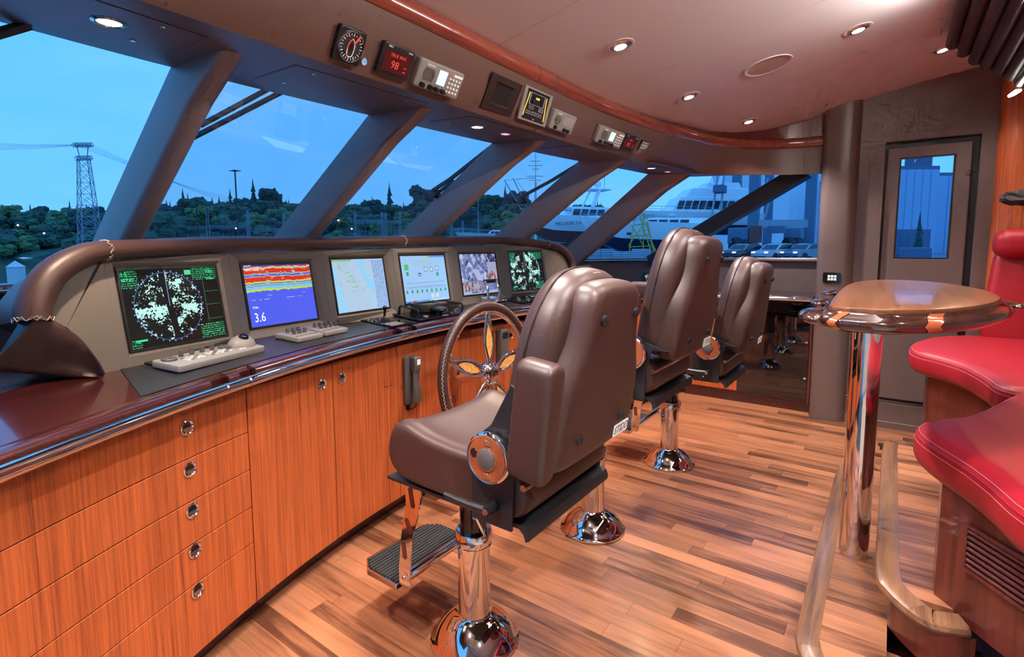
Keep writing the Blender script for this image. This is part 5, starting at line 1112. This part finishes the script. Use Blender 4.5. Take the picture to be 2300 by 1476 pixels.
TL = {519: 'tall pointed conifer left of the lamp post in the second pane', 571: 'tallest conifer right of the lamp post in the second pane', 606: 'tall round tree near the second window post', 876: 'tall lone conifer above the skyline in the third pane', 413: 'left one of two close conifers in the second pane', 424: 'right one of two close conifers in the second pane', 1135: 'tall conifer left of the fishing mast', 1165: 'tall round tree close beside the fishing mast', 160: 'tall conifer just left of the lattice tower', 175: 'smaller conifer touching the left side of the lattice tower', 95: 'round tree on the skyline left of the lattice tower', 1085: 'round tree above the small striped boat', 950: 'tall round tree at the wiper in the third pane'}
for u, v, h, fir in ((519, 482, 15, 1), (571, 478, 20, 1), (606, 480, 14, 0), (876, 488, 20, 1), (413, 480, 15, 1), (424, 484, 13, 1), (1135, 480, 17, 1), (1165, 484, 15, 0), (160, 505, 14, 1), (175, 508, 12, 1), (95, 500, 10, 0), (1085, 486, 13, 0), (950, 480, 15, 0)):
    tree('fir' if fir else 'leaf', PD(u, v, 308), h, .62 if fir else .95, 'foliage_dark', 'tall_conifer' if fir else 'tall_leafy_tree', TL[u], 'tall trees above the skyline')
for k in range(190):
    u = -80 + 1450 * ((k * 7 % 190) + rnd.random() * .8) / 190; t = rnd.random() * .95; d = 215 + 90 * t; base = PG(u, d, 0); zr = PD(u, ridge_v(u) + 16, 320).z; base.z = WZ + (zr - WZ) * (max(0, t - .04) ** .75) - 1.0; h = rnd.uniform(6, 10)
    tree('leaf', base, h, 1.15, rnd.choice(('foliage', 'foliage', 'foliage_light', 'foliage_dark')), 'slope_tree', 'green leafy tree on the slope below the hill crest', 'trees on the slope across the water')
tree('leaf', PG(378, 120, WZ), 11.5, .8, 'foliage', 'shore_tree', 'big round tree on the shore just right of the first window post', None)
# lattice towers and gantries
def lattice(mb, a, b, wa_, wb_, n, t):
    """square lattice mast from a to b, widths wa_ and wb_"""
    a, b = Vector(a), Vector(b); d = (b - a).normalized(); x = d.orthogonal().normalized() if abs(d.z) < .9 else Vector((1, 0, 0)); y = d.cross(x).normalized(); C_ = ((-1, -1), (1, -1), (1, 1), (-1, 1))
    P = [[a.lerp(b, i / n) + (x * sx + y * sy) * (wa_ + (wb_ - wa_) * i / n) / 2 for sx, sy in C_] for i in range(n + 1)]
    for i in range(n):
        for k in range(4):
            j = (k + 1) % 4; mb.bar(P[i][k], P[i + 1][k], t); mb.bar(P[i][k], P[i + 1][j], t * .6); mb.bar(P[i][j], P[i + 1][k], t * .6); mb.bar(P[i + 1][k], P[i + 1][j], t * .6)
    return mb
tw = thing('transmission_tower', 'tall steel lattice power tower against the sky at the left', 'tower'); b0 = PG(204, 150, WZ); top = PD(207, 330, 150)
lattice(MB(), b0, Vector((b0.x, b0.y, top.z - 4)), 5.2, 2.4, 9, .16).build('mast', 'galv', tw, smooth=0)['kind'] = 'stuff'
rt = _rt.copy(); rt.z = 0; rt.normalize()
for zz, L, th_ in ((top.z, 2.7, .35), (top.z - 3.6, 2.2, .22)):
    c = Vector((b0.x, b0.y, zz)); m_ = lattice(MB(), c - rt * L, c + rt * L, .9, .9, 5, .12); m_.build('crossarm', 'galv', tw, smooth=0)
for s_ in (-1, 1): MB().bar(Vector((b0.x, b0.y, top.z - 4)) + rt * s_ * 1.0, Vector((b0.x, b0.y, top.z)) + rt * s_ * 1.6, .2).build('strut', 'galv', tw)
for k in range(5):
    a = Vector((b0.x, b0.y, top.z)) + rt * (-2.4 + k * 1.2); e_ = PD(-140, 312 + k * 6, 120); m_ = (a + e_) / 2 - Vector((0, 0, .5)); o = MB().tube(spline([a, m_, e_], 4), .035, 4).build('power_line', 'pole_dark', None); tag(o, 'thin overhead power line running left from the lattice tower', 'power line', 'power lines left of the tower')
    e_ = PD(560, 452 + k * 4, 300); m_ = (a + e_) / 2 - Vector((0, 0, 2)); o = MB().tube(spline([a, m_, e_], 4), .035, 4).build('power_line', 'pole_dark', None); tag(o, 'thin overhead power line running right from the lattice tower', 'power line', 'power lines right of the tower')
for i, (u0, u1, vt, vb, d) in enumerate(((345, 470, 500, 562, 190), (470, 560, 498, 562, 195), (560, 640, 505, 562, 200), (800, 860, 486, 545, 200), (868, 900, 488, 545, 205), (1015, 1040, 505, 548, 205))):
    t = thing('substation_gantry', ORD[i] + ' steel substation gantry from the left below the hill', 'gantry'); zt = PD(u0, vt, d).z
    a, b_ = PG(u0, d, WZ + .5), PG(u1, d, WZ + .5)
    for p in (a, b_): lattice(MB(), p, Vector((p.x, p.y, zt + (4 if i < 3 else 1.5))), 1.3, .5, 7, .10).build('mast', 'galv', t, smooth=0)
    lattice(MB(), Vector((a.x, a.y, zt - 2)), Vector((b_.x, b_.y, zt - 2)), .9, .9, 8, .09).build('beam', 'galv', t, smooth=0)
    if i < 3: lattice(MB(), Vector((a.x, a.y, zt - 6)), Vector((b_.x, b_.y, zt - 6)), .9, .9, 8, .09).build('beam', 'galv', t, smooth=0)
    for k in range(4): p = a.lerp(b_, (k + .5) / 4); MB().cyl(Vector((p.x, p.y, WZ)), Vector((p.x, p.y, zt - 4)), .09, 6).build('insulator', 'galv', t)
for i, (u, vt, d) in enumerate(((411, 452, 160), (447, 448, 165), (470, 470, 165), (694, 480, 180))):
    p = PG(u, d, WZ); o = MB().cyl(p, Vector((p.x, p.y, PD(u, vt, d).z)), .14, 6).build('utility_pole', 'pole_dark', None); tag(o, ORD[i] + ' slim utility pole from the left on the far shore', 'pole')
lp = thing('lamp_post', 'tall dark lamp post rising in the second pane', 'lamp post'); p = PG(537, 80, WZ); zt = PD(537, 386, 80).z
MB().cyl(p, Vector((p.x, p.y, zt)), .16, 8, .10).build('pole', 'pole_dark', lp); MB().box(Vector((p.x, p.y, zt)), (.5, .5, .22)).build('head', 'pole_dark', lp); MB().bar(Vector((p.x, p.y, zt)) - rt * .85, Vector((p.x, p.y, zt)) + rt * .85, .12).build('arm', 'pole_dark', lp)
for u, v, d in ((390, 544, 170), (437, 541, 170), (460, 539, 175), (487, 538, 175), (530, 513, 210), (527, 471, 300), (543, 466, 300), (557, 471, 300), (40, 506, 230), (75, 491, 300), (127, 491, 300), (157, 492, 300), (99, 524, 215), (760, 495, 260), (790, 514, 220), (1038, 482, 300), (1072, 481, 300)):
    t = thing('street_lamp', 'small glowing street lamp on the far shore', 'street lamp', loc=PD(u, v, d), group='glowing street lamps across the water'); s_ = d * .0016; MB().sphere((0, 0, 0), s_, 8, 6).build('bulb', 'street_glow', t); MB().cyl((0, 0, -.2), (0, 0, -4), .06, 5).build('pole', 'pole_dark', t)
for i, (u, v, d, w) in enumerate(((70, 499, 290, 8), (205, 505, 290, 7), (630, 503, 270, 8), (610, 490, 290, 6))):
    t = thing('house', 'small pale house ' + ('left of the lattice tower', 'right of the lattice tower', 'beside the second window post', 'above the substation')[i], 'house', loc=PD(u, v, d)); MB().box((0, 0, 1), (w, w * .8, 4)).build('walls', 'house_pale', t, smooth=0); MB().prism([Vector((-w * .55, 0, 3)), Vector((w * .55, 0, 3)), Vector((0, 0, 5))], (0, -w * .45, 0), (0, w * .45, 0)).build('roof', 'shed_dark', t, smooth=0)
pg = thing('dock_piling', 'white square dock piling with pointed cap at the left', 'piling', M=frame_mat(PG(31, 18, 0), rt, (0, 0, 1)) @ Matrix.Rotation(-PI / 2, 4, 'X')); zt = PD(31, 600, 18).z
MB().box((0, 0, (zt - 6) / 2), (.34, .34, zt + 6)).build('pile', 'white_paint', pg, smooth=0); MB().add([Vector((sx * .19, sy * .19, zt)) for sx, sy in ((-1, -1), (1, -1), (1, 1), (-1, 1))] + [Vector((0, 0, zt + .22))], [(0, 1, 2, 3), (0, 1, 4), (1, 2, 4), (2, 3, 4), (3, 0, 4)]).build('cap', 'white_paint', pg, smooth=0)
fd = MB().prism([Vector(p) for p in ((-1.4, 3.0, 1.20), (-.9, 3.35, 1.20), (2.33, 3.5, 1.20), (5.4, 3.35, 1.20), (5.9, 2.8, 1.20), (4.6, 6.8, .92), (2.33, 9.0, .74), (.1, 6.8, .92))], (0, 0, -.3), (0, 0, 0)).build('foredeck', 'deck_white', None, smooth=0); tag(fd, 'white foredeck outside the windscreen, unseen, enlarged to bounce sky light', kind='structure')  # deck out of view, enlarged and whitened to bounce sky onto the soffit
sd = MB().box((6.15, 1.4, 1.08), (.9, 3.4, .1)).build('side_bounce_deck', 'deck_white', None, smooth=0); tag(sd, 'unseen white side deck added to bounce light through the starboard windows', kind='structure')  # added below the sill, unseen, to bounce sky light in from the side
dm = thing('deck_dome', 'small clear dome on the foredeck behind the padded brow', 'dome', loc=PD(822, 552, 5.5)); MB().sphere((0, 0, -.06), .14, 18, 10).build('dome', 'galv', dm, smooth=180); MB().cyl((0, 0, -.1), (0, 0, -.55), .05, 10).build('stem', 'galv', dm)

# ------------------------------------------------------------------ boats (local: bow towards -x, keel at z = 0)
def hull(mb, L, B, H, keel, flare=.25):
    """sections from bow to stern: keel line, waterline, sheer on both sides"""
    rows = []
    for t in (0, .04, .12, .25, .42, .6, .8, 1):
        x = -L / 2 + L * t; w = B / 2 * min(1, (t * 2.6) ** .6) * (1 - .10 * max(0, t - .7)); sh = H * (1.18 - .30 * t + .12 * t * t); kz = keel * (1 - min(1, t * 3)) ** 1.6 * 3 + .05
        x0 = x - (1 - t) ** 6 * L * .06
        rows.append([Vector((x0, -w, sh)), Vector((x, -w * .86, sh * .45 + kz * .4)), Vector((x + .02 * L * (1 - t), -w * .45, kz)), Vector((x + .02 * L * (1 - t), w * .45, kz)), Vector((x, w * .86, sh * .45 + kz * .4)), Vector((x0, w, sh))])
    return mb.loft(rows, closed=True, caps=True), rows
def boat(name, label, u, d, z, L, B, H, yaw, levels, glass, arch=None, bottom='navy', mast=None, split=.42):
    M = Matrix.Translation(PG(u, d, z)) @ frame_mat((0, 0, 0), Vector((rt.x, rt.y, 0)), (0, 0, 1)) @ Matrix.Rotation(-PI / 2, 4, 'X') @ Matrix.Rotation(yaw, 4, 'Z')
    t = thing(name, label, 'boat', M=M); mb, rows = hull(MB(), L, B, H, H * .2); mb.build('topsides', 'gel_white', t, smooth=50)
    bt = [[Vector((p.x, p.y * 1.012, p.z)) for p in (r[1].lerp(r[0], -.02), r[2], r[3], r[4].lerp(r[5], -.02))] for r in rows]; MB().loft(bt).build('bottom', bottom, t, smooth=50)
    for (x0, x1, z0, z1, w0, rk) in levels:
        MB().add([Vector((x, sy * w, zz)) for zz, a, b_, w in ((z0, x0, x1, w0), (z1, x0 + rk, x1 - .3, w0 * .88)) for x in (a, b_) for sy in (-1, 1)], [(0, 1, 3, 2), (4, 6, 7, 5), (0, 4, 5, 1), (2, 3, 7, 6), (0, 2, 6, 4), (1, 5, 7, 3)]).build('deckhouse', 'gel_white', t, smooth=0, bevel=.12)
    for (x0, x1, z0, z1, yy, n) in glass:
        for k in range(n):
            a = x0 + (x1 - x0) * k / n; b_ = a + (x1 - x0) / n * .82; sl = (z1 - z0) * .35
            for sy in (-1, 1): MB().add([Vector((a, sy * yy, z0)), Vector((b_, sy * yy, z0)), Vector((b_ + sl, sy * (yy - .10), z1)), Vector((a + sl, sy * (yy - .10), z1))], [(0, 1, 2, 3)]).build('window', 'boat_glass', t, smooth=0)
    if arch:
        x0, z0, z1, w = arch
        for sy in (-1, 1): MB().bar((x0 + .6, sy * w, z0), (x0 + 1.6, sy * w * .8, z1), .5, .15).build('arch_leg', 'gel_white', t)
        MB().box((x0 + 1.9, 0, z1), (2.6, w * 1.7, .18)).build('hardtop', 'gel_white', t, bevel=.06); MB().sphere((x0 + 2.0, 0, z1 + .7), .42, 12, 8).build('radar_dome', 'gel_white', t); MB().cyl((x0 + 1.4, .5, z1), (x0 + 1.4, .5, z1 + 2.2), .03, 5).build('antenna', 'galv', t); MB().cyl((x0 + 2.6, -.5, z1), (x0 + 2.6, -.5, z1 + 1.6), .03, 5).build('antenna', 'galv', t)
    rail_ = MB()
    for sy in (-1, 1):
        P = [(r[0] if sy < 0 else r[5]) + Vector((0, 0, .55)) for r in rows[:6]]; rail_.tube(P, .025, 5)
        for p in P: rail_.cyl(p, p - Vector((0, 0, .55)), .02, 5)
    rail_.build('deck_rail', 'galv', t); return t
# tall yacht with flybridge
y1 = boat('motor_yacht', 'large white motor yacht with flybridge and tall superstructure in the boatyard', 1548, 66, 2.9, 17, 4.6, 2.6, .10, [(-3.6, 8.0, 2.2, 4.6, 2.0, 1.6), (-1.6, 7.0, 4.5, 5.7, 1.7, 1.2), (1.2, 6.0, 5.6, 6.4, 1.3, .5)], [(-2.6, 4.6, 3.1, 4.1, 2.0, 8)], (2.2, 5.8, 8.2, 1.6))
text('BOTAJ', .42, 'navy', y1, (-6.0, -1.90, 2.3), rot=(PI / 2, 0, -.34)); MB().box((-6.0, -1.86, 1.9), (.9, .02, .10), Matrix.Rotation(-.34, 3, 'Z')).build('home_port', 'navy', y1)
# low navy bottomed yacht in front of it
y2 = boat('sport_yacht', 'long low white yacht with dark navy bottom propped in the yard', 1452, 56, .75, 13, 4.2, 3.1, .10, [(-1.5, 6.5, 2.6, 3.7, 1.6, 1.8)], [(-.6, 4.0, 2.9, 3.5, 1.62, 4)])
MB().box((-2.6, -2.0, 2.05), (.45, .06, .25)).build('porthole', 'boat_glass', y2, smooth=0)
# boat that carries its name on the stern quarter
y3 = boat('named_cruiser', 'white cruiser with its name in dark letters seen behind the fourth post', 1282, 62, 1.9, 11.5, 4.0, 2.9, .35, [(-1.5, 4.6, 2.6, 4.2, 1.6, 1.2)], [(-.6, 3.6, 3.2, 3.9, 1.62, 4)], (1.5, 4.2, 6.3, 1.4), 'red_brown')
text('MELODEE DAWN', .52, 'navy', y3, (-.95, -2.26, 2.25), rot=(PI / 2, -.06, -.13), shear=.2)
dg = thing('dinghy', 'small white inflatable carried on the deck of the named cruiser', 'dinghy', loc=PD(1265, 468, 60)); MB().tube([(-1.4, -.5, 0), (1.2, -.5, 0), (1.5, 0, .1), (1.2, .5, 0), (-1.4, .5, 0)], .28, 10).build('tube', 'gel_white', dg, smooth=60)
y4 = boat('small_boat', 'small white boat with striped bow seen right of the third post', 1090, 78, 1.7, 8, 2.6, 1.7, .2, [(.2, 2.6, 1.5, 2.3, 1.0, .8)], [(.6, 1.8, 1.7, 2.1, 1.02, 2)])
MB().box((-.6, -1.22, 1.35), (5.2, .05, .12)).build('stripe', 'navy', y4)
MB().cyl((-1, 0, 1.5), (-1, 0, 7.0), .06, 6).build('mast', 'galv', y4)
# fishing vessel mast and booms above the trees
fm = thing('fishing_mast', 'fishing vessel mast with booms and antennas in the fourth pane', 'mast'); b0 = PG(1203, 95, GZ); zt = PD(1203, 348, 95).z
MB().cyl(b0, Vector((b0.x, b0.y, zt - 5)), .28, 8, .18).build('mast', 'white_paint', fm); MB().cyl(Vector((b0.x, b0.y, zt - 5)), Vector((b0.x, b0.y, zt)), .06, 6).build('topmast', 'galv', fm)
for v, L in ((362, .9), (372, 1.4), (380, .7), (396, 1.6), (405, 1.1)): c = PD(1203, v, 95); MB().bar(c - rt * L, c + rt * L * .9, .09).build('yard', 'galv', fm)
for u0, v0, u1, v1 in ((1152, 400, 1200, 500), (1133, 405, 1190, 505), (1160, 402, 1203, 400), (1133, 405, 1203, 399), (1160, 404, 1203, 470)): MB().tube([PD(u0, v0, 95), PD(u1, v1, 95)], .09 if v1 > 480 else .035, 5).build('boom', 'galv', fm)
# travel lift
tl = thing('travel_lift', 'blue travelling boat hoist with big tyres behind the parked cars', 'hoist')
for u, d, vt in ((1690, 60, 300), (1650, 72, 300), (1816, 60, 300), (1722, 76, 300)): p = PG(u, d, GZ); MB().box(Vector((p.x, p.y, GZ + 7)), (1.05, 1.05, 14)).build('leg', 'lift_blue', tl, smooth=0)
a, b_ = PG(1690, 60, 0), PG(1816, 60, 0); MB().bar(Vector((a.x, a.y, 4.0)), Vector((b_.x, b_.y, 4.0)), .7, .9).build('lower_beam', 'galv', tl)
for u, d in ((1652, 58), (1672, 58), (1772, 58), (1790, 58)):
    p = PG(u, d, GZ + 1.1); M = frame_mat(p, Vector((_fw.x, _fw.y, 0)), (0, 0, 1)); xf(MB().lathe([(.5, -.35), (1.0, -.4), (1.1, -.2), (1.1, .2), (1.0, .4), (.5, .35)], 18), Matrix.Translation(p) @ Matrix.Rotation(PI / 2, 4, Vector((_fw.x, _fw.y, 0)))).build('tyre', 'rubber', tl, smooth=40)
for u0, u1, v0, v1 in ((1640, 1684, 512, 548), (1766, 1798, 512, 540)): p0, p1 = PD(u0, v1, 58.5), PD(u1, v0, 58.5); c = (p0 + p1) / 2; MB().box(c, (abs(p1.x - p0.x) + .6, abs(p1.y - p0.y) + .5, abs(p1.z - p0.z))).build('bogie', 'lift_blue', tl, bevel=.1)
for u0, u1, v0, v1, m_ in ((1682, 1712, 508, 545, 'red_brown'), (1722, 1766, 508, 524, 'shed_dark')): p0, p1 = PD(u0, v1, 57), PD(u1, v0, 57); c = (p0 + p1) / 2; MB().box(c, (1.2, abs(p1.y - p0.y), abs(p1.z - p0.z))).build('engine_box', m_, tl, smooth=0)
for u0, v0, u1, v1 in ((1598, 490, 1612, 395), (1618, 490, 1626, 395), (1700, 490, 1725, 400), (1718, 490, 1740, 400)): MB().tube([PD(u0, v0, 61), PD(u1, v1, 61)], .12, 6).build('sling', 'galv', tl)
p = PD(1617, 425, 61); MB().box(p, (1.6, 1.2, .9)).build('hook_block', 'shed_dark', tl, bevel=.1)
# yellow access stairs
sf = thing('access_stairs', 'yellow scaffold stairs beside the navy bottomed yacht', 'stairs'); D_ = 52
for u0, v0, u1, v1 in ((1412, 575, 1428, 478), (1445, 575, 1445, 478), (1470, 578, 1452, 485), (1480, 575, 1460, 540), (1412, 555, 1470, 552), (1418, 530, 1462, 528), (1424, 505, 1456, 503), (1428, 480, 1448, 480), (1412, 552, 1445, 505), (1445, 552, 1418, 505)): MB().tube([PD(u0, v0, D_), PD(u1, v1, D_)], .05, 5).build('tube', 'yellow', sf)
for s_ in (0, 9): MB().bar(PD(1436 + s_, 482, D_ - .5), PD(1463 + s_, 568, D_ - .5), .10).build('stringer', 'yellow', sf)
for k in range(11): t = (k + .5) / 11; MB().bar(PD(1436 + 27 * t, 482 + 86 * t, D_ - .5), PD(1446 + 27 * t, 482 + 86 * t, D_ - .5), .09, .05).build('tread', 'yellow', sf)
rf = thing('pier_railing', 'low pale railing along the edge of the boatyard', 'railing')
for v in (566, 571): MB().tube([PD(1286, v + 1, 30), PD(1460, v - 1, 34)], .035, 5).build('rail', 'galv', rf)
for k in range(9): t = k / 8; MB().cyl(PD(1286 + 174 * t, 564, 30 + 4 * t), PD(1286 + 174 * t, 580, 30 + 4 * t), .035, 5).build('stanchion', 'galv', rf)
for i, (u, v, d, w) in enumerate(((1322, 562, 48, 2.0), (1345, 560, 50, 2.6), (1440, 566, 46, 1.6))): p = PD(u, v, d); o = MB().box(Vector((p.x, p.y, GZ + .5)), (w, w * .7, 1.0)).build('yard_crate', 'galv', None, bevel=.04); tag(o, ORD[i] + ' grey crate from the left on the yard edge', 'crate')
# parked cars
def car(label, u, d, m, yaw):
    M = Matrix.Translation(PG(u, d, GZ)) @ frame_mat((0, 0, 0), Vector((rt.x, rt.y, 0)), (0, 0, 1)) @ Matrix.Rotation(-PI / 2, 4, 'X') @ Matrix.Rotation(yaw, 4, 'Z'); t = thing('parked_car', label, 'car', M=M, group='cars parked in the boatyard')
    side = [(-2.25, .35), (-2.28, .62), (-2.15, .78), (-1.15, .90), (-.55, 1.32), (.2, 1.44), (.9, 1.40), (1.55, 1.02), (2.2, .96), (2.28, .65), (2.22, .35)]
    rows = [[Vector((x, y * (1 - .13 * max(0, z - .85) / .6), z)) for x, z in side] for y in (-.86, -.80 - .06, .86)]; MB().loft(rows, caps=True).build('body', m, t, smooth=40, bevel=.05)
    gl = [(-1.02, .94), (-.52, 1.27), (.2, 1.38), (.85, 1.34), (1.38, 1.03)]
    for sy in (-1, 1): MB().add([Vector((x, sy * (.868 * (1 - .13 * max(0, z - .85) / .6)), z)) for x, z in gl], [tuple(range(5))]).build('side_glass', 'boat_glass', t, smooth=0)
    MB().add([Vector((-1.16, -.70, .93)), Vector((-1.16, .70, .93)), Vector((-.60, .62, 1.31)), Vector((-.60, -.62, 1.31))], [(0, 1, 2, 3)]).build('windscreen', 'boat_glass', t, smooth=0)
    for x in (-1.4, 1.4):
        for sy in (-1, 1): MB().lathe([(.2, -.1), (.33, -.1), (.33, .1), (.2, .1)], 16, Matrix.Translation((x, sy * .80, .33)) @ Matrix.Rotation(PI / 2, 4, 'X')).build('wheel', 'rubber', t, smooth=40)
    for sy in (-1, 1): MB().box((-2.26, sy * .6, .68), (.06, .34, .14)).build('headlight', 'glow_white', t)
    return t
car('dark parked sedan with lit headlight, leftmost of the row', 1672, 46, 'car_dark', .55); car('silver parked sedan between the two darker cars', 1745, 45, 'car_silver', .50); car('blue grey parked sedan, rightmost of the row', 1812, 44, 'car_blue', .45)
tr = car('dark pickup parked far behind the row of cars', 1812, 78, 'car_dark', .2)
# sheds
def shed(label, u0, u1, d, h, m, roof='shed_dark', dep=20):
    a, b_ = PG(u0, d, 0), PG(u1, d, 0); f_ = Vector((_fw.x, _fw.y, 0)).normalized() * dep; t = thing('shed', label, 'building')
    MB().prism([a, b_, b_ + f_, a + f_], (0, 0, GZ), (0, 0, GZ + h)).build('walls', m, t, smooth=0); MB().prism([a, b_, b_ + f_, a + f_], (0, 0, GZ + h), (0, 0, GZ + h + .5)).build('roof', roof, t, smooth=0)
    for k in range(1, 6): MB().bar(a.lerp(b_, k / 6) + Vector((0, 0, GZ)) - f_ * .002, a.lerp(b_, k / 6) + Vector((0, 0, GZ + h)) - f_ * .002, .06).build('wall_rib', m, t)
    return t
shed('large pale blue shed filling the right part of the side window', 1768, 1895, 92, 26, 'shed_pale')
shed('distant pale shed behind the boat hoist', 1655, 1775, 150, 24, 'shed_pale')
s1 = shed('tall blue building with rooftop unit seen through the door window', 1990, 2098, 75, 11.9, 'shed_blue'); p = PD(2062, 368, 78); MB().box(p, (3.2, 3.2, 1.6)).build('rooftop_unit', 'shed_dark', s1, smooth=0)
shed('lower blue building at the right of the door window', 2092, 2260, 84, 12.2, 'shed_blue'); shed('dark wooden fence seen low through the door window', 1990, 2088, 52, 2.3, 'shed_dark', dep=1)
tree('fir', PG(2062, 50, GZ), 4.4, .5, 'foliage_dark', 'young_conifer', 'young conifer in front of the dark fence seen through the door', None)
wt2 = thing('covered_trailer', 'low dark trailer on the ground outside the door window', 'trailer', loc=PG(2055, 44, GZ)); MB().box((0, 0, .6), (1.6, 2.2, .9)).build('body', 'shed_dark', wt2, bevel=.1); MB().box((.1, 1.6, .35), (1.2, 1.2, .4)).build('drawbar', 'shed_dark', wt2); MB().cyl((-.4, -.6, .3), (.4, -.6, .3), .3, 12).build('wheel', 'rubber', wt2)
# ------------------------------------------------------------------ windscreen wipers outside the glass
def gpl(i): 
    (ta, ba), (tb, bb) = ed[i], ed[i + 1]; A, B, C_ = onc(WT, ta), onc(WT, tb), onc(WB, ba); n = (B - A).cross(C_ - A).normalized(); n = n if n.y > 0 else -n; return A + n * .05, n
def wiper(label, i, segs, box=None):
    p, n = gpl(i); t = thing('windscreen_wiper', label, 'wiper')
    for a, b_, w in segs: MB().bar(PP(*a, p, n), PP(*b_, p, n), w, .02, up=n).build('wiper_arm', 'black_metal', t)
    if box: c = PP(*box, p, n); MB().box(c, (.06, .07, .06)).build('wiper_motor', 'black_plastic', t, bevel=.01)
wiper('black wiper arm at the top corner of the leftmost pane', 0, (((-60, 92), (66, 55), .022),)); wiper('double black wiper arms crossing the second pane', 1, (((450, 282), (606, 198), .011), ((428, 312), (642, 202), .011)))
wiper('black wiper at the right edge of the third pane', 2, (((972, 428), (1012, 402), .018), ((1012, 402), (1110, 325), .020), ((975, 440), (1020, 405), .012)), (976, 436))
wiper('black wiper at the right edge of the fourth pane', 3, (((1168, 444), (1240, 405), .018), ((1240, 405), (1305, 365), .02)), (1172, 450))
